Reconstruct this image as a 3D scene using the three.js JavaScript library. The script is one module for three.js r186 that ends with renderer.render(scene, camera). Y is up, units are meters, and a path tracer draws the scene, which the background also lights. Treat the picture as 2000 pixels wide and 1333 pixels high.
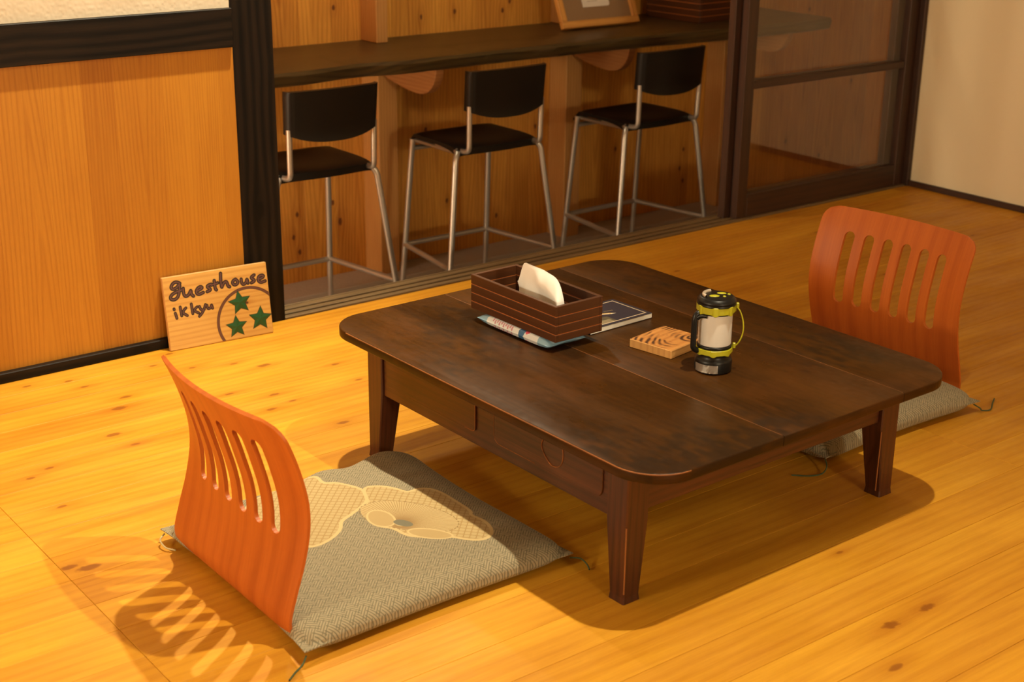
import * as THREE from 'three';
import { mergeGeometries, mergeVertices, toCreasedNormals } from 'three/addons/utils/BufferGeometryUtils.js';
import { RoundedBoxGeometry } from 'three/addons/geometries/RoundedBoxGeometry.js';
import { Brush, Evaluator, SUBTRACTION } from 'three-bvh-csg';

// ------------------------------------------------------------------ camera, lights, exposure
const scene = new THREE.Scene();
scene.background = new THREE.Color(0x000000);
const camera = new THREE.PerspectiveCamera(26.5205, 2000 / 1333, 0.05, 60);
camera.position.set(-1.8286, 1.3, 3.3604);
camera.rotation.order = 'YXZ';
camera.rotation.set(-0.3447, -0.6623, 0.0109);
camera.focus = 3.05;
camera.userData.fStop = 5.6;
const renderer = new THREE.WebGLRenderer({ antialias: true });
renderer.toneMapping = THREE.LinearToneMapping;
renderer.toneMappingExposure = 1.0;
renderer.shadowMap.enabled = true;
const WARM = new THREE.Color().setRGB(1.0, 0.87, 0.6);
// ceiling spotlights: position, aim, intensity (cd), cone half angle
const SPOTS = [
  [[0.08, 2.33, 0.343], [-0.85, 0, 0.15], 27, 0.74, 'white ceiling spotlight over the low table, the one nearer the counter'],
  [[0.08, 2.33, 1.947], [-0.8, 0, 2.0], 15.5, 0.98, 'white ceiling spotlight over the low table, the one nearer the camera'],
];
// paper lamps: far to the left (its light throws the table legs' shadows along the floor boards), in the nook, and one added behind the camera as soft fill: foot, shade height, shade radius, intensity (cd)
const FLOOR_LAMPS = [
  [[-4.4, 0, 1.35], 1.4, 0.23, 18, 'round white paper floor lamp far to the left, outside the picture'],
  [[-1.75, -0.4, -0.48], 0.75, 0.15, 6.5, 'round white paper lamp standing in the counter nook, hidden behind the wood panel'],
  [[-0.9, 0, 6.4], 1.45, 0.23, 17, 'added fill lamp with a round white paper shade straight behind the camera'],
];
// a bare bulb under the ceiling of the counter nook: position, intensity (cd)
const NOOK_BULB = [[0.75, 1.86, -0.45], 1.6];

// ------------------------------------------------------------------ helpers
let seed = 7;
const rnd = () => { seed = (seed * 1664525 + 1013904223) >>> 0; return seed / 4294967296; };
const rr = (a, b) => a + (b - a) * rnd();
const V = (x, y, z) => new THREE.Vector3(x, y, z);
const clamp = (x, a = 0, b = 1) => Math.min(b, Math.max(a, x));
const sst = (a, b, x) => { const t = clamp((x - a) / (b - a)); return t * t * (3 - 2 * t); };
const perm = new Float32Array(65536);
{ let s = 12345; for (let i = 0; i < 65536; i++) { s = (Math.imul(s, 1103515245) + 12345) >>> 0; perm[i] = (s >>> 8) / 16777216; } }
const hsh = (x, y) => perm[(Math.imul(x, 73856093) ^ Math.imul(y, 19349663)) >>> 3 & 65535];
function noise(x, y) {
  const xi = Math.floor(x), yi = Math.floor(y); let fx = x - xi, fy = y - yi;
  fx = fx * fx * (3 - 2 * fx); fy = fy * fy * (3 - 2 * fy);
  const a = hsh(xi, yi), b = hsh(xi + 1, yi), c = hsh(xi, yi + 1), d = hsh(xi + 1, yi + 1);
  return a + (b - a) * fx + (c - a) * fy + (a - b - c + d) * fx * fy;
}
const used = {};
function numbered(n) { if (!(n in used)) { used[n] = 0; return n; } used[n]++; return n + '_' + String(used[n]).padStart(3, '0'); }
function thing(name, label, category, [x, y, z] = [0, 0, 0], turn = 0, group) {
  const o = new THREE.Group(); o.name = numbered(name); scene.add(o);
  o.position.set(x, y, z); o.rotation.y = turn; o.userData = { label, category };
  if (group) o.userData.group = group;
  return o;
}
function struct(name, label, category) {
  const o = new THREE.Group(); o.name = numbered(name); scene.add(o);
  o.userData = { label, category, kind: 'structure' }; return o;
}
function part(name, geo, mat, parent, pos, rot) {
  const m = new THREE.Mesh(geo, mat); m.name = name; parent.add(m);
  if (pos) m.position.set(...pos); if (rot) m.rotation.set(...rot);
  return m;
}
// box with chamfered edges (44 triangles), flat shaded
function cbox(w, h, d, c = 0.001) {
  const P = [], tri = (a, b, e) => {
    const n = b.clone().sub(a).cross(e.clone().sub(a)); const m = a.clone().add(b).add(e);
    if (n.dot(m) < 0) [b, e] = [e, b];
    for (const p of [a, b, e]) P.push(p.x, p.y, p.z);
  };
  const quad = (a, b, e, f) => { tri(a, b, e); tri(a, e, f); };
  const v = (ax, sx, sy, sz) => V(sx * (w / 2 - (ax === 0 ? 0 : c)), sy * (h / 2 - (ax === 1 ? 0 : c)), sz * (d / 2 - (ax === 2 ? 0 : c)));
  const S = [-1, 1];
  for (const s of S) {
    quad(v(0, s, -1, -1), v(0, s, 1, -1), v(0, s, 1, 1), v(0, s, -1, 1));
    quad(v(1, -1, s, -1), v(1, 1, s, -1), v(1, 1, s, 1), v(1, -1, s, 1));
    quad(v(2, -1, -1, s), v(2, 1, -1, s), v(2, 1, 1, s), v(2, -1, 1, s));
    for (const t of S) {
      quad(v(0, s, t, -1), v(1, s, t, -1), v(1, s, t, 1), v(0, s, t, 1));
      quad(v(0, s, -1, t), v(2, s, -1, t), v(2, s, 1, t), v(0, s, 1, t));
      quad(v(1, -1, s, t), v(2, -1, s, t), v(2, 1, s, t), v(1, 1, s, t));
      for (const r of S) tri(v(0, s, t, r), v(1, s, t, r), v(2, s, t, r));
    }
  }
  const g = new THREE.BufferGeometry();
  g.setAttribute('position', new THREE.Float32BufferAttribute(P, 3));
  g.computeVertexNormals();
  return g;
}
// texture coordinates in metres: u along the grain axis, v across; du, dv shift the window
function gx(geo, grain = 0, du = 0, dv = 0) {
  const g = geo.index ? geo.toNonIndexed() : geo;
  const p = g.attributes.position, n = p.count, uv = new Float32Array(n * 2);
  const a = V(), b = V(), c = V();
  for (let i = 0; i < n; i += 3) {
    a.fromBufferAttribute(p, i); b.fromBufferAttribute(p, i + 1); c.fromBufferAttribute(p, i + 2);
    const nn = b.clone().sub(a).cross(c.clone().sub(a));
    const ab = [Math.abs(nn.x), Math.abs(nn.y), Math.abs(nn.z)]; const ax = ab.indexOf(Math.max(...ab));
    let u, v;
    if (ax !== grain) { u = grain; v = 3 - grain - ax; } else { u = (grain + 1) % 3; v = (grain + 2) % 3; }
    [a, b, c].forEach((q, k) => { const e = [q.x, q.y, q.z]; uv[(i + k) * 2] = e[u] + du; uv[(i + k) * 2 + 1] = e[v] + dv; });
  }
  g.setAttribute('uv', new THREE.BufferAttribute(uv, 2));
  return g;
}
const moved = (g, x, y, z) => { g.translate(x, y, z); return g; };
// a path of straight legs with rounded corners
function roundPath(pts, r) {
  const cp = new THREE.CurvePath(); const q = pts.map((p) => V(...p)); let last = q[0];
  for (let i = 1; i < q.length - 1; i++) {
    const A = q[i - 1].clone().sub(q[i]), B = q[i + 1].clone().sub(q[i]);
    const k = Math.min(r, A.length() * 0.48, B.length() * 0.48);
    const a = q[i].clone().add(A.setLength(k)), b = q[i].clone().add(B.setLength(k));
    cp.add(new THREE.LineCurve3(last, a)); cp.add(new THREE.QuadraticBezierCurve3(a, q[i], b)); last = b;
  }
  cp.add(new THREE.LineCurve3(last, q[q.length - 1]));
  return cp;
}
function tube(pts, rad, r = 0.03, seg = 40, rs = 12) {
  const c = pts.length > 2 ? roundPath(pts, r) : new THREE.LineCurve3(V(...pts[0]), V(...pts[1]));
  const g = new THREE.TubeGeometry(c, pts.length > 2 ? seg : 2, rad, rs, false);
  const caps = [[c.getPointAt(0), c.getTangentAt(0).negate()], [c.getPointAt(1), c.getTangentAt(1)]].map(([p, t]) => {
    const d = new THREE.CircleGeometry(rad, rs); d.applyQuaternion(new THREE.Quaternion().setFromUnitVectors(V(0, 0, 1), t)); d.translate(p.x, p.y, p.z); return d;
  });
  return mergeGeometries([g, ...caps]);
}
function spline(pts, rad, seg = 40, rs = 8) { return new THREE.TubeGeometry(new THREE.CatmullRomCurve3(pts.map((p) => V(...p))), seg, rad, rs, false); }
function lathe(pts, seg = 48) { return new THREE.LatheGeometry(pts.map(([r, y]) => new THREE.Vector2(r, y)), seg); }
function lerpc(a, b, t) { return [a[0] + (b[0] - a[0]) * t, a[1] + (b[1] - a[1]) * t, a[2] + (b[2] - a[2]) * t]; }

// ------------------------------------------------------------------ wood textures
// u runs along the grain over L metres, v across it over W metres
function woodTex(w, h, L, W, o) {
  const data = new Uint8Array(w * h * 4); const kn = o.knots || [];
  const edges = o.edges;      // across positions (metres) where one board ends and the next begins
  const tones = o.tones || [];
  for (let j = 0; j < h; j++) {
    const y = (j + 0.5) / h * W;
    let bi = 0, y0 = 0, y1 = W;
    if (o.board) { bi = Math.floor(y / o.board); y0 = bi * o.board; y1 = y0 + o.board; }
    if (edges) { while (bi < edges.length && y >= edges[bi]) bi++; y0 = bi ? edges[bi - 1] : 0; y1 = bi < edges.length ? edges[bi] : W; }
    const sx = hsh(bi, 91) * 50, sy = hsh(bi, 17) * 50;
    const tone = tones.length ? tones[bi % tones.length] : (hsh(bi, 5) - 0.5) * 2 * (o.toneVar || 0);
    const yc = y0 + (y1 - y0) * (0.3 + 0.4 * hsh(bi, 33)), hw = (y1 - y0) / 2;
    const near = kn.filter((k) => Math.abs(k[1] - y) < 0.06);
    const dir = hsh(bi, 71) < 0.5 ? 1 : -1;
    for (let i = 0; i < w; i++) {
      const x = (i + 0.5) / w * L;
      let yy = y + (o.warp || 0.01) * (noise(x * 1.7 + sx, y * 7 + sy) - 0.5) * 2 + 0.002 * (noise(x * 9 + sx, y * 40 + sy) - 0.5);
      let kc = 0, kr = 0;
      for (const k of near) {
        const dx = x - k[0], dy = y - k[1], rx = k[2], ry = k[3];
        const e = Math.exp(-(dx * dx) / (rx * rx * 9) - (dy * dy) / (ry * ry * 5));
        if (e < 0.004) continue;
        yy -= dy * e * 0.8; kr = Math.max(kr, e);
        const d = Math.sqrt(dx * dx / (rx * rx) + dy * dy / (ry * ry)) + 0.35 * (noise(x * 170, y * 170) - 0.5);
        kc = Math.max(kc, (1 - sst(0.55, 1.05, d)) * (k[4] || 1));
      }
      let r;
      if (o.cath) { const q = (yy - yc) / hw; r = (Math.sqrt(q * q * 1.0 + 0.02) * 5.5 * (o.rings || 1) + dir * x * (1.2 + 2.2 * hsh(bi, 44)) + 0.9 * noise(x * 2 + sx, yy * 14 + sy)); } else r = yy * (o.rings || 90) + 1.4 * noise(x * 0.9 + sx, yy * 10 + sy);
      let s = 0.5 + 0.5 * Math.sin(6.2832 * r); s = Math.pow(s, o.sharp || 2.2);
      const f1 = noise(x * 14 + sx, y * 520), f2 = noise(x * 45 + sx, y * 900), bl = noise(x * 2.2 + sx * 3, y * 9 + sy) * 0.6 + noise(x * 7 + sx, y * 30) * 0.4;
      let t = (o.ringAmp ?? 0.45) * s * (0.6 + 0.8 * bl) + (o.fib ?? 0.22) * (f1 - 0.5) + (o.fib ?? 0.22) * 0.6 * (f2 - 0.5) + (o.blotch ?? 0.35) * (bl - 0.5) + tone + 0.28 * kr * (o.halo ?? 1);
      t = clamp(t + 0.12, -0.3, 1.2);
      let c = lerpc(o.light, o.dark, t);
      if (kc > 0) c = lerpc(c, o.knot || [70, 35, 12], clamp(kc * 0.85));
      if (o.extra) c = o.extra(c, x, y, bi);
      const at = (j * w + i) * 4; data[at] = clamp(c[0], 0, 255); data[at + 1] = clamp(c[1], 0, 255); data[at + 2] = clamp(c[2], 0, 255); data[at + 3] = 255;
    }
  }
  return finish(data, w, h, L, W, true);
}
function finish(data, w, h, L, W, srgb) {
  const t = new THREE.DataTexture(data, w, h, THREE.RGBAFormat);
  t.wrapS = THREE.MirroredRepeatWrapping; t.wrapT = THREE.RepeatWrapping; t.magFilter = THREE.LinearFilter; t.minFilter = THREE.LinearMipmapLinearFilter; t.generateMipmaps = true;
  if (srgb) t.colorSpace = THREE.SRGBColorSpace;
  t.repeat.set(1 / L, 1 / W); t.needsUpdate = true; return t;
}
function grey(w, h, L, W, fn) {
  const data = new Uint8Array(w * h * 4);
  for (let j = 0; j < h; j++) for (let i = 0; i < w; i++) {
    const v = clamp(fn((i + 0.5) / w * L, (j + 0.5) / h * W) * 255, 0, 255), a = (j * w + i) * 4;
    data[a] = data[a + 1] = data[a + 2] = v; data[a + 3] = 255;
  }
  return finish(data, w, h, L, W, false);
}
const mat = (o) => new THREE.MeshPhysicalMaterial(o);
const col = (r, g, b) => new THREE.Color().setRGB(r, g, b);

// floor: two bays of boards, 105 mm wide, along x
const BW = 0.105;
const kB = [[-0.656, 0.096], [-0.75, 0.07], [-0.64, 0.154], [-0.587, 0.275, 1.3], [-0.629, 0.332, 1.7], [-0.702, 0.471, 1.6], [-0.445, 0.119], [-0.275, 0.225], [-0.22, 0.279, 1.6], [-0.346, 0.547, 1.3], [-0.279, 0.53], [-0.296, 0.469, 1.3], [-0.38, 0.403], [-0.253, 0.714, 1.4], [-0.683, 0.548], [-0.882, 0.558], [-1.015, 0.999, 1.5], [-0.985, 1.022, 2], [0.138, 2.039, 1.6], [0.038, 2.039, 1.8], [-0.064, 2.13, 1.5], [-0.081, 0.505], [-0.373, 0.189], [-0.932, 0.584], [-0.071, 0.379], [-0.376, 0.063], [0.173, 1.811, 0.8], [-0.93, 0.75], [-0.5, 0.86], [0.45, 2.05], [0.62, 0.35], [0.3, 0.24]];
const KN = (L, x0) => L.map(([x, z, s = 1]) => [x - x0, z, 0.013 * s, 0.0062 * s, 0.5 + 0.14 * s]);
const FL = { light: [208, 149, 40], dark: [160, 94, 15], knot: [122, 66, 14], board: BW, rings: 38, ringAmp: 0.14, fib: 0.16, blotch: 0.62, toneVar: 0.07, warp: 0.018 };
const floorTexB = woodTex(2048, 2048, 1.82, 22 * BW, { ...FL, knots: KN(kB, -1.03) });
const floorTexC = woodTex(1536, 1536, 1.82, 22 * BW, { ...FL, knots: KN([[2.302, 0.586], [1.2, 0.3], [1.7, 0.7], [2.1, 1.1], [1.4, 1.5], [1.1, 1.0], [1.9, 0.25], [1.15, 1.9]], 0.79) });
const floorRough = grey(512, 512, 0.9, 0.9, (x, y) => 0.36 + 0.16 * noise(x * 9, y * 18) + 0.1 * noise(x * 60, y * 120));
const mFloorB = mat({ map: floorTexB, roughness: 1, roughnessMap: floorRough, specularIntensity: 0.55 });
const mFloorC = mat({ map: floorTexC, roughness: 1, roughnessMap: floorRough, specularIntensity: 0.55 });
// veneer panel on the left: u up, v along the wall from x = -1.12
const pEdges = [0.15, 0.26, 0.37, 0.497, 0.597, 0.679, 0.8, 0.893, 0.96];
const panelTex = woodTex(1024, 1536, 0.85, 1.0, { light: [184, 125, 38], dark: [142, 81, 17], knot: [110, 50, 16], edges: pEdges, tones: [0.1, 0.0, 0.15, 0.02, -0.02, 0.26, 0.1, 0.0, -0.06, 0.08], cath: true, rings: 1, ringAmp: 0.24, fib: 0.16, blotch: 0.2, sharp: 3 });
const mPanel = mat({ map: panelTex, roughness: 0.42 });
// pine boards of the counter nook: u up from y = -0.4, v along x from 0.6
const nEdges = [0.08, 0.2, 0.34, 0.46, 0.6, 0.74, 0.86, 1.0, 1.15, 1.27, 1.42, 1.56, 1.7, 1.85];
const nk = [[0.725, 0.647], [0.949, 0.595], [1.056, 0.659], [1.335, 0.534], [1.759, 0.567], [1.724, 0.535], [1.491, 0.546], [0.766, 0.0], [0.949, -0.209, 1.4], [0.92, -0.13], [0.765, -0.154], [0.77, -0.3], [0.695, 0.38], [0.746, -0.24], [1.45, -0.2], [1.9, 0.05], [2.2, 0.3], [1.7, -0.3], [2.35, -0.1], [1.55, 0.42], [1.35, 0.1]].map(([x, y, s = 1]) => [y + 0.4, x - 0.6, 0.012 * s, 0.008 * s, 0.8]);
const pineTex = woodTex(1024, 1536, 1.25, 2.0, { light: [218, 155, 62], dark: [160, 97, 27], knot: [70, 30, 8], edges: nEdges, cath: true, rings: 0.8, ringAmp: 0.3, fib: 0.3, blotch: 0.35, toneVar: 0.12, knots: nk });
pineTex.wrapS = THREE.MirroredRepeatWrapping;
const mPine = mat({ map: pineTex, roughness: 0.6 });
const paleTex = woodTex(512, 512, 0.8, 0.4, { light: [208, 158, 92], dark: [164, 110, 54], rings: 70, ringAmp: 0.3, fib: 0.25, blotch: 0.3 });
const mPale = mat({ map: paleTex, roughness: 0.6 });
const mPost = mat({ map: paleTex, color: col(0.85, 0.78, 0.7), roughness: 0.65 });
const mBracket = mat({ map: paleTex, color: col(0.6, 0.46, 0.4), roughness: 0.6 });
// dark stained timbers
const darkTex = woodTex(1024, 512, 1.2, 0.4, { light: [32, 22, 14], dark: [10, 6, 4], knot: [8, 5, 3], rings: 34, ringAmp: 0.85, fib: 0.3, blotch: 0.5, warp: 0.03, sharp: 1.4, knots: [[0.38, 0.1, 0.03, 0.012], [0.95, 0.3, 0.02, 0.01]] });
const mDark = mat({ map: darkTex, roughness: 0.55, specularIntensity: 0.35 });
const doorTex = woodTex(512, 512, 0.9, 0.3, { light: [60, 35, 21], dark: [32, 17, 10], rings: 60, ringAmp: 0.4, fib: 0.3, blotch: 0.5 });
const mDoor = mat({ map: doorTex, roughness: 0.45 });
const sillTex = woodTex(1024, 256, 1.4, 0.2, { light: [120, 96, 62], dark: [74, 56, 34], rings: 100, ringAmp: 0.4, fib: 0.4, blotch: 0.6 });
const mSill = mat({ map: sillTex, roughness: 0.6 });
const counterTex = woodTex(1024, 512, 1.6, 0.6, { light: [80, 63, 34], dark: [42, 32, 17], knot: [18, 12, 7], rings: 40, ringAmp: 0.45, fib: 0.3, blotch: 0.6, warp: 0.02, knots: [[0.6, 0.05, 0.02, 0.02]] });
const mCounter = mat({ map: counterTex, roughness: 0.38 });
// plaster and paper
const plasterB = grey(512, 512, 0.5, 0.5, (x, y) => 0.5 + 0.3 * (noise(x * 160, y * 160) - 0.5) + 0.5 * (noise(x * 30, y * 30) - 0.5));
const mPlaster = mat({ color: col(0.6, 0.51, 0.39), roughness: 0.9, bumpMap: plasterB, bumpScale: 0.0012 });
const paperB = grey(1024, 1024, 0.5, 0.5, (x, y) => 0.5 + 0.35 * (noise(x * 30, y * 700) - 0.5) + 0.35 * (noise(x * 700, y * 30) - 0.5) + 0.3 * (noise(x * 12, y * 12) - 0.5));
const mPaper = mat({ color: col(0.7, 0.59, 0.4), roughness: 0.85, bumpMap: paperB, bumpScale: 0.0006 });
const concB = grey(512, 512, 1, 1, (x, y) => 0.5 + 0.4 * (noise(x * 40, y * 40) - 0.5) + 0.4 * (noise(x * 200, y * 200) - 0.5));
const mConcrete = mat({ color: col(0.5, 0.45, 0.39), roughness: 0.85, bumpMap: concB, bumpScale: 0.002 });
const mCeil = mat({ color: col(0.32, 0.26, 0.18), roughness: 0.8 });
// table
const TT = { light: [66, 39, 11], dark: [36, 20, 6], knot: [20, 12, 8], ringAmp: 0.12, fib: 0.3, blotch: 1.0, warp: 0.01 };
const tableTex = woodTex(1536, 1024, 1.05, 0.86, { ...TT, edges: [0.17, 0.32, 0.66], tones: [0.0, 0.06, -0.06, -0.02], rings: 60,
  extra: (c, x, y) => { const p = sst(0.5, 0.8, noise(x * 7 + 3, y * 9) * 0.65 + noise(x * 25, y * 60) * 0.35); const q = sst(0.6, 0.86, noise(x * 5 + 40, y * 4 + 9) * 0.7 + noise(x * 40, y * 90 + 5) * 0.3); c = lerpc(c, [84, 48, 18], p * 0.4); return lerpc(c, [34, 24, 16], q * 0.6); } });
const tableRough = grey(512, 512, 1.05, 1.05, (x, y) => 0.24 + 0.2 * noise(x * 8, y * 14) + 0.1 * noise(x * 90, y * 120));
const mTable = mat({ map: tableTex, roughness: 1, roughnessMap: tableRough, specularIntensity: 0.26 });
const redTex = woodTex(1024, 512, 1.0, 0.4, { light: [80, 40, 20], dark: [42, 19, 10], rings: 70, ringAmp: 0.35, fib: 0.35, blotch: 0.8 });
const mRed = mat({ map: redTex, roughness: 0.4 });
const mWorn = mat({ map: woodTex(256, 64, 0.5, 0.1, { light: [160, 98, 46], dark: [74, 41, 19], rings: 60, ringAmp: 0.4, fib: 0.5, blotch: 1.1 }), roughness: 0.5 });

// ------------------------------------------------------------------ the room
const CEIL = 2.4, ZF = 7.2, XL = -5.7, XR = 2.714;
{
  const fl = struct('floor', 'floor of glossy orange pine boards', 'floor');
  part('subfloor', cbox(XR - XL, 0.1, ZF, 0.001), mSill, fl, [(XR + XL) / 2, -0.075, ZF / 2]);
  const rows = 26, ZB = rows * BW;
  const bays = [[-2.85, -1.03, mFloorC], [-1.03, 0.79, mFloorB], [0.79, 2.61, mFloorC], [2.61, 2.714, mFloorB]];
  // the floor outside the picture: behind the camera and far to the left
  const far = (x0, x1, z0, z1) => { const o = part('far_boards', gx(cbox(x1 - x0, 0.024, z1 - z0, 0.0007), 0, x0, z0), mFloorB, fl, [(x0 + x1) / 2, -0.012, (z0 + z1) / 2]); o.userData.kind = 'stuff'; };
  far(XL, XR, ZB, ZF); far(XL, -2.85, 0, ZB);
  bays.forEach(([x0, x1, m], b) => {
    for (let r = 0; r < rows; r++) {
      const z0 = r * BW, z1 = z0 + BW;
      const g = cbox(x1 - x0 - 0.0006, 0.024, z1 - z0 - 0.0005, 0.0007);
      // window into the bay's texture: the board keeps its own strip
      gx(g, 0, (x1 - x0) / 2 + (b === 3 ? 0.4 : 0), (z1 - z0) / 2 + (b === 1 || b === 2 ? z0 : z0 + 5 * BW));
      part('floor_board', g, m, fl, [(x0 + x1) / 2, -0.012, (z0 + z1) / 2]);
    }
  });
}
{
  const w = struct('wall_back', 'back wall with cream plaster over an orange wood veneer panel', 'wall');
  part('plaster', gx(cbox(-XL - 0.12, CEIL - 0.8, 0.1, 0.001)), mPlaster, w, [(XL - 0.12) / 2, 0.8 + (CEIL - 0.8) / 2, -0.05]);
  const xs = [-1.12, ...pEdges.map((e) => e - 1.12), -0.119];
  part('panel_board', gx(cbox(XL * -1 - 1.12, 0.8, 0.08, 0.0004), 1, 0.4, 0.3), mPanel, w, [(XL - 1.12) / 2, 0.4, -0.036]);
  for (let i = 0; i < xs.length - 1; i++) {
    const a = xs[i], b = xs[i + 1];
    part('panel_board', gx(cbox(b - a, 0.8, 0.08, 0.0003), 1, 0.4, (b - a) / 2 + a + 1.12), mPanel, w, [(a + b) / 2, 0.4, -0.036]);
  }
  part('header', gx(cbox(XR + 0.5, CEIL - 1.74, 0.1, 0.001)), mPlaster, w, [XR / 2, 1.74 + (CEIL - 1.74) / 2, -0.05]);
}
{
  const t = struct('trim_1', 'dark stained horizontal beam above the wood panel', 'beam');
  part('beam', gx(cbox(-XL - 0.121, 0.097, 0.1, 0.0015), 0, 0.14, 0.25), mDark, t, [(XL - 0.121) / 2, 0.805, -0.0335]);
  const p = struct('trim_2', 'dark stained square post between panel and counter nook', 'post');
  part('post', gx(cbox(0.121, CEIL, 0.121, 0.0025), 1, 0.5, 0.1), mDark, p, [-0.0605, CEIL / 2, -0.0605]);
  const b = struct('baseboard_back', 'dark baseboard under the orange wood panel', 'baseboard');
  part('board', gx(cbox(-XL - 0.121, 0.026, 0.03, 0.002), 0, 0.3, 0.1), mDark, b, [(XL - 0.121) / 2, 0.013, 0.007]);
  const h = struct('trim_3', 'dark lintel over the opening to the counter nook', 'lintel');
  part('lintel', gx(cbox(XR, 0.06, 0.13, 0.002), 0, 0.1, 0.2), mDark, h, [XR / 2, 1.74, -0.065]);
}
{ // threshold with sliding-door grooves
  const s = struct('trim_4', 'worn wooden threshold with grooves for sliding doors', 'threshold');
  const ribs = [[-0.003, -0.022], [-0.035, -0.055], [-0.068, -0.092], [-0.097, -0.104]];
  part('sill', gx(cbox(XR, 0.06, 0.104, 0.001), 0, 0.1, 0.1), mSill, s, [XR / 2, -0.044, -0.052]);
  for (const [a, b] of ribs) part('rib', gx(cbox(XR, 0.019, a - b, 0.0015), 0, rr(0, 1), rr(0, 0.2)), mSill, s, [XR / 2, -0.0045, (a + b) / 2]);
}
{
  const w = struct('wall_right', 'right wall covered with cream woven paper', 'wall');
  part('paper', gx(cbox(0.1, CEIL, ZF + 0.1, 0.001)), mPaper, w, [XR + 0.05, CEIL / 2, ZF / 2 - 0.05]);
  const b = struct('baseboard_right', 'thin dark brown baseboard under the cream wall', 'baseboard');
  part('board', gx(cbox(0.012, 0.022, ZF, 0.001), 2), mDoor, b, [XR - 0.006, 0.011, ZF / 2]);
  const t = struct('trim_5', 'slim dark corner post beside the glass door', 'post');
  part('post', gx(cbox(0.02, 1.74, 0.125, 0.0015), 1), mDoor, t, [XR - 0.01, 0.87, -0.0545]);
  const l = struct('wall_left', 'cream plaster wall on the left, outside the picture', 'wall');
  part('plaster', gx(cbox(0.1, CEIL, ZF, 0.001)), mPlaster, l, [XL - 0.05, CEIL / 2, ZF / 2]);
  const f = struct('wall_front', 'cream plaster wall behind the camera', 'wall');
  part('plaster', gx(cbox(XR - XL + 0.2, CEIL, 0.1, 0.001)), mPlaster, f, [(XR + XL) / 2, CEIL / 2, ZF + 0.05]);
  const c = struct('ceiling', 'brown board ceiling above the room', 'ceiling');
  part('board', gx(cbox(XR - XL + 0.2, 0.1, ZF + 0.2, 0.001)), mCeil, c, [(XR + XL) / 2, CEIL + 0.05, ZF / 2]);
}
// ------------------------------------------------------------------ counter nook (floor 0.4 m lower)
const NY = -0.4, NZ = -1.28, NL = -2.5, NR = 4.3;
{
  const w = struct('wall_nook', 'knotty pine board wall behind the counter', 'wall');
  const xs = []; for (let k = -2; k <= 1; k++) for (const e of nEdges) xs.push(0.6 + e + k * 2);
  const ed = [NL, ...xs.filter((x) => x > NL + 0.03 && x < NR - 0.03), NR];
  for (let i = 0; i < ed.length - 1; i++) {
    const a = ed[i], b = ed[i + 1];
    part('wall_board', gx(cbox(b - a - 0.0005, 2.4, 0.03, 0.0012), 1, 1.2 - 0.03, (b - a) / 2 + a - 0.6 + 4), mPine, w, [(a + b) / 2, NY + 0.03 + 1.2, NZ - 0.015]);
  }
  part('footing', gx(cbox(NR - NL, 0.045, 0.17, 0.003), 0), mConcrete, w, [(NL + NR) / 2, NY + 0.0225, NZ + 0.085]);
  const f = struct('floor_nook', 'grey concrete floor under the bar stools', 'floor');
  part('slab', gx(cbox(NR - NL, 0.1, 1.5, 0.001)), mConcrete, f, [(NL + NR) / 2, NY - 0.05, -0.75]);
  part('riser', gx(cbox(NR - NL, 0.34, 0.05, 0.001), 0), mDark, f, [(NL + NR) / 2, NY + 0.17, -0.06]);
  const c = struct('ceiling_nook', 'board ceiling above the counter nook', 'ceiling');
  part('board', gx(cbox(NR - NL, 0.06, 1.3, 0.001)), mCeil, c, [(NL + NR) / 2, 2.03, -0.65]);
  const l = struct('wall_nook_left', 'pine end wall of the counter nook, hidden by the post', 'wall');
  part('board', gx(cbox(0.05, 2.45, 1.3, 0.001), 1), mPine, l, [NL - 0.025, NY + 1.22, -0.7]);
  const r = struct('wall_nook_right', 'pine end wall of the counter nook beyond the glass doors', 'wall');
  part('board', gx(cbox(0.05, 2.45, 1.3, 0.001), 1), mPine, r, [NR + 0.025, NY + 1.22, -0.7]);
  const k = struct('wall_nook_front', 'wall closing the nook beyond the glass doors', 'wall');
  part('board', gx(cbox(NR - XR - 0.1, 2.45, 0.05, 0.001), 1), mPine, k, [(NR + XR + 0.1) / 2, NY + 1.22, -0.075]);
  part('board', gx(cbox(-NL - 0.122, 2.45, 0.02, 0.001), 1), mPine, k, [(NL - 0.122) / 2, NY + 1.22, -0.115]);
  [1.062, 1.97, 2.88].forEach((x, i) => {
    const p = struct('trim_' + (6 + i), ['pale pine post rising through the counter beside the first stool', 'pale pine post behind the second bracket under the counter', 'pale pine post near the far end of the counter'][i], 'post');
    part('post', gx(cbox(0.086, 0.5 - NY, 0.11, 0.003), 1, rr(0, 1), rr(0, 1)), mPost, p, [x + 0.043, (0.49 + NY) / 2, NZ + 0.055]);
    part('post', gx(cbox(0.05, 1.47, 0.11, 0.003), 1, rr(0, 1), rr(0, 1)), mPost, p, [x + 0.025, 0.53 + 0.735, NZ + 0.055]);
  });
}
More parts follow.
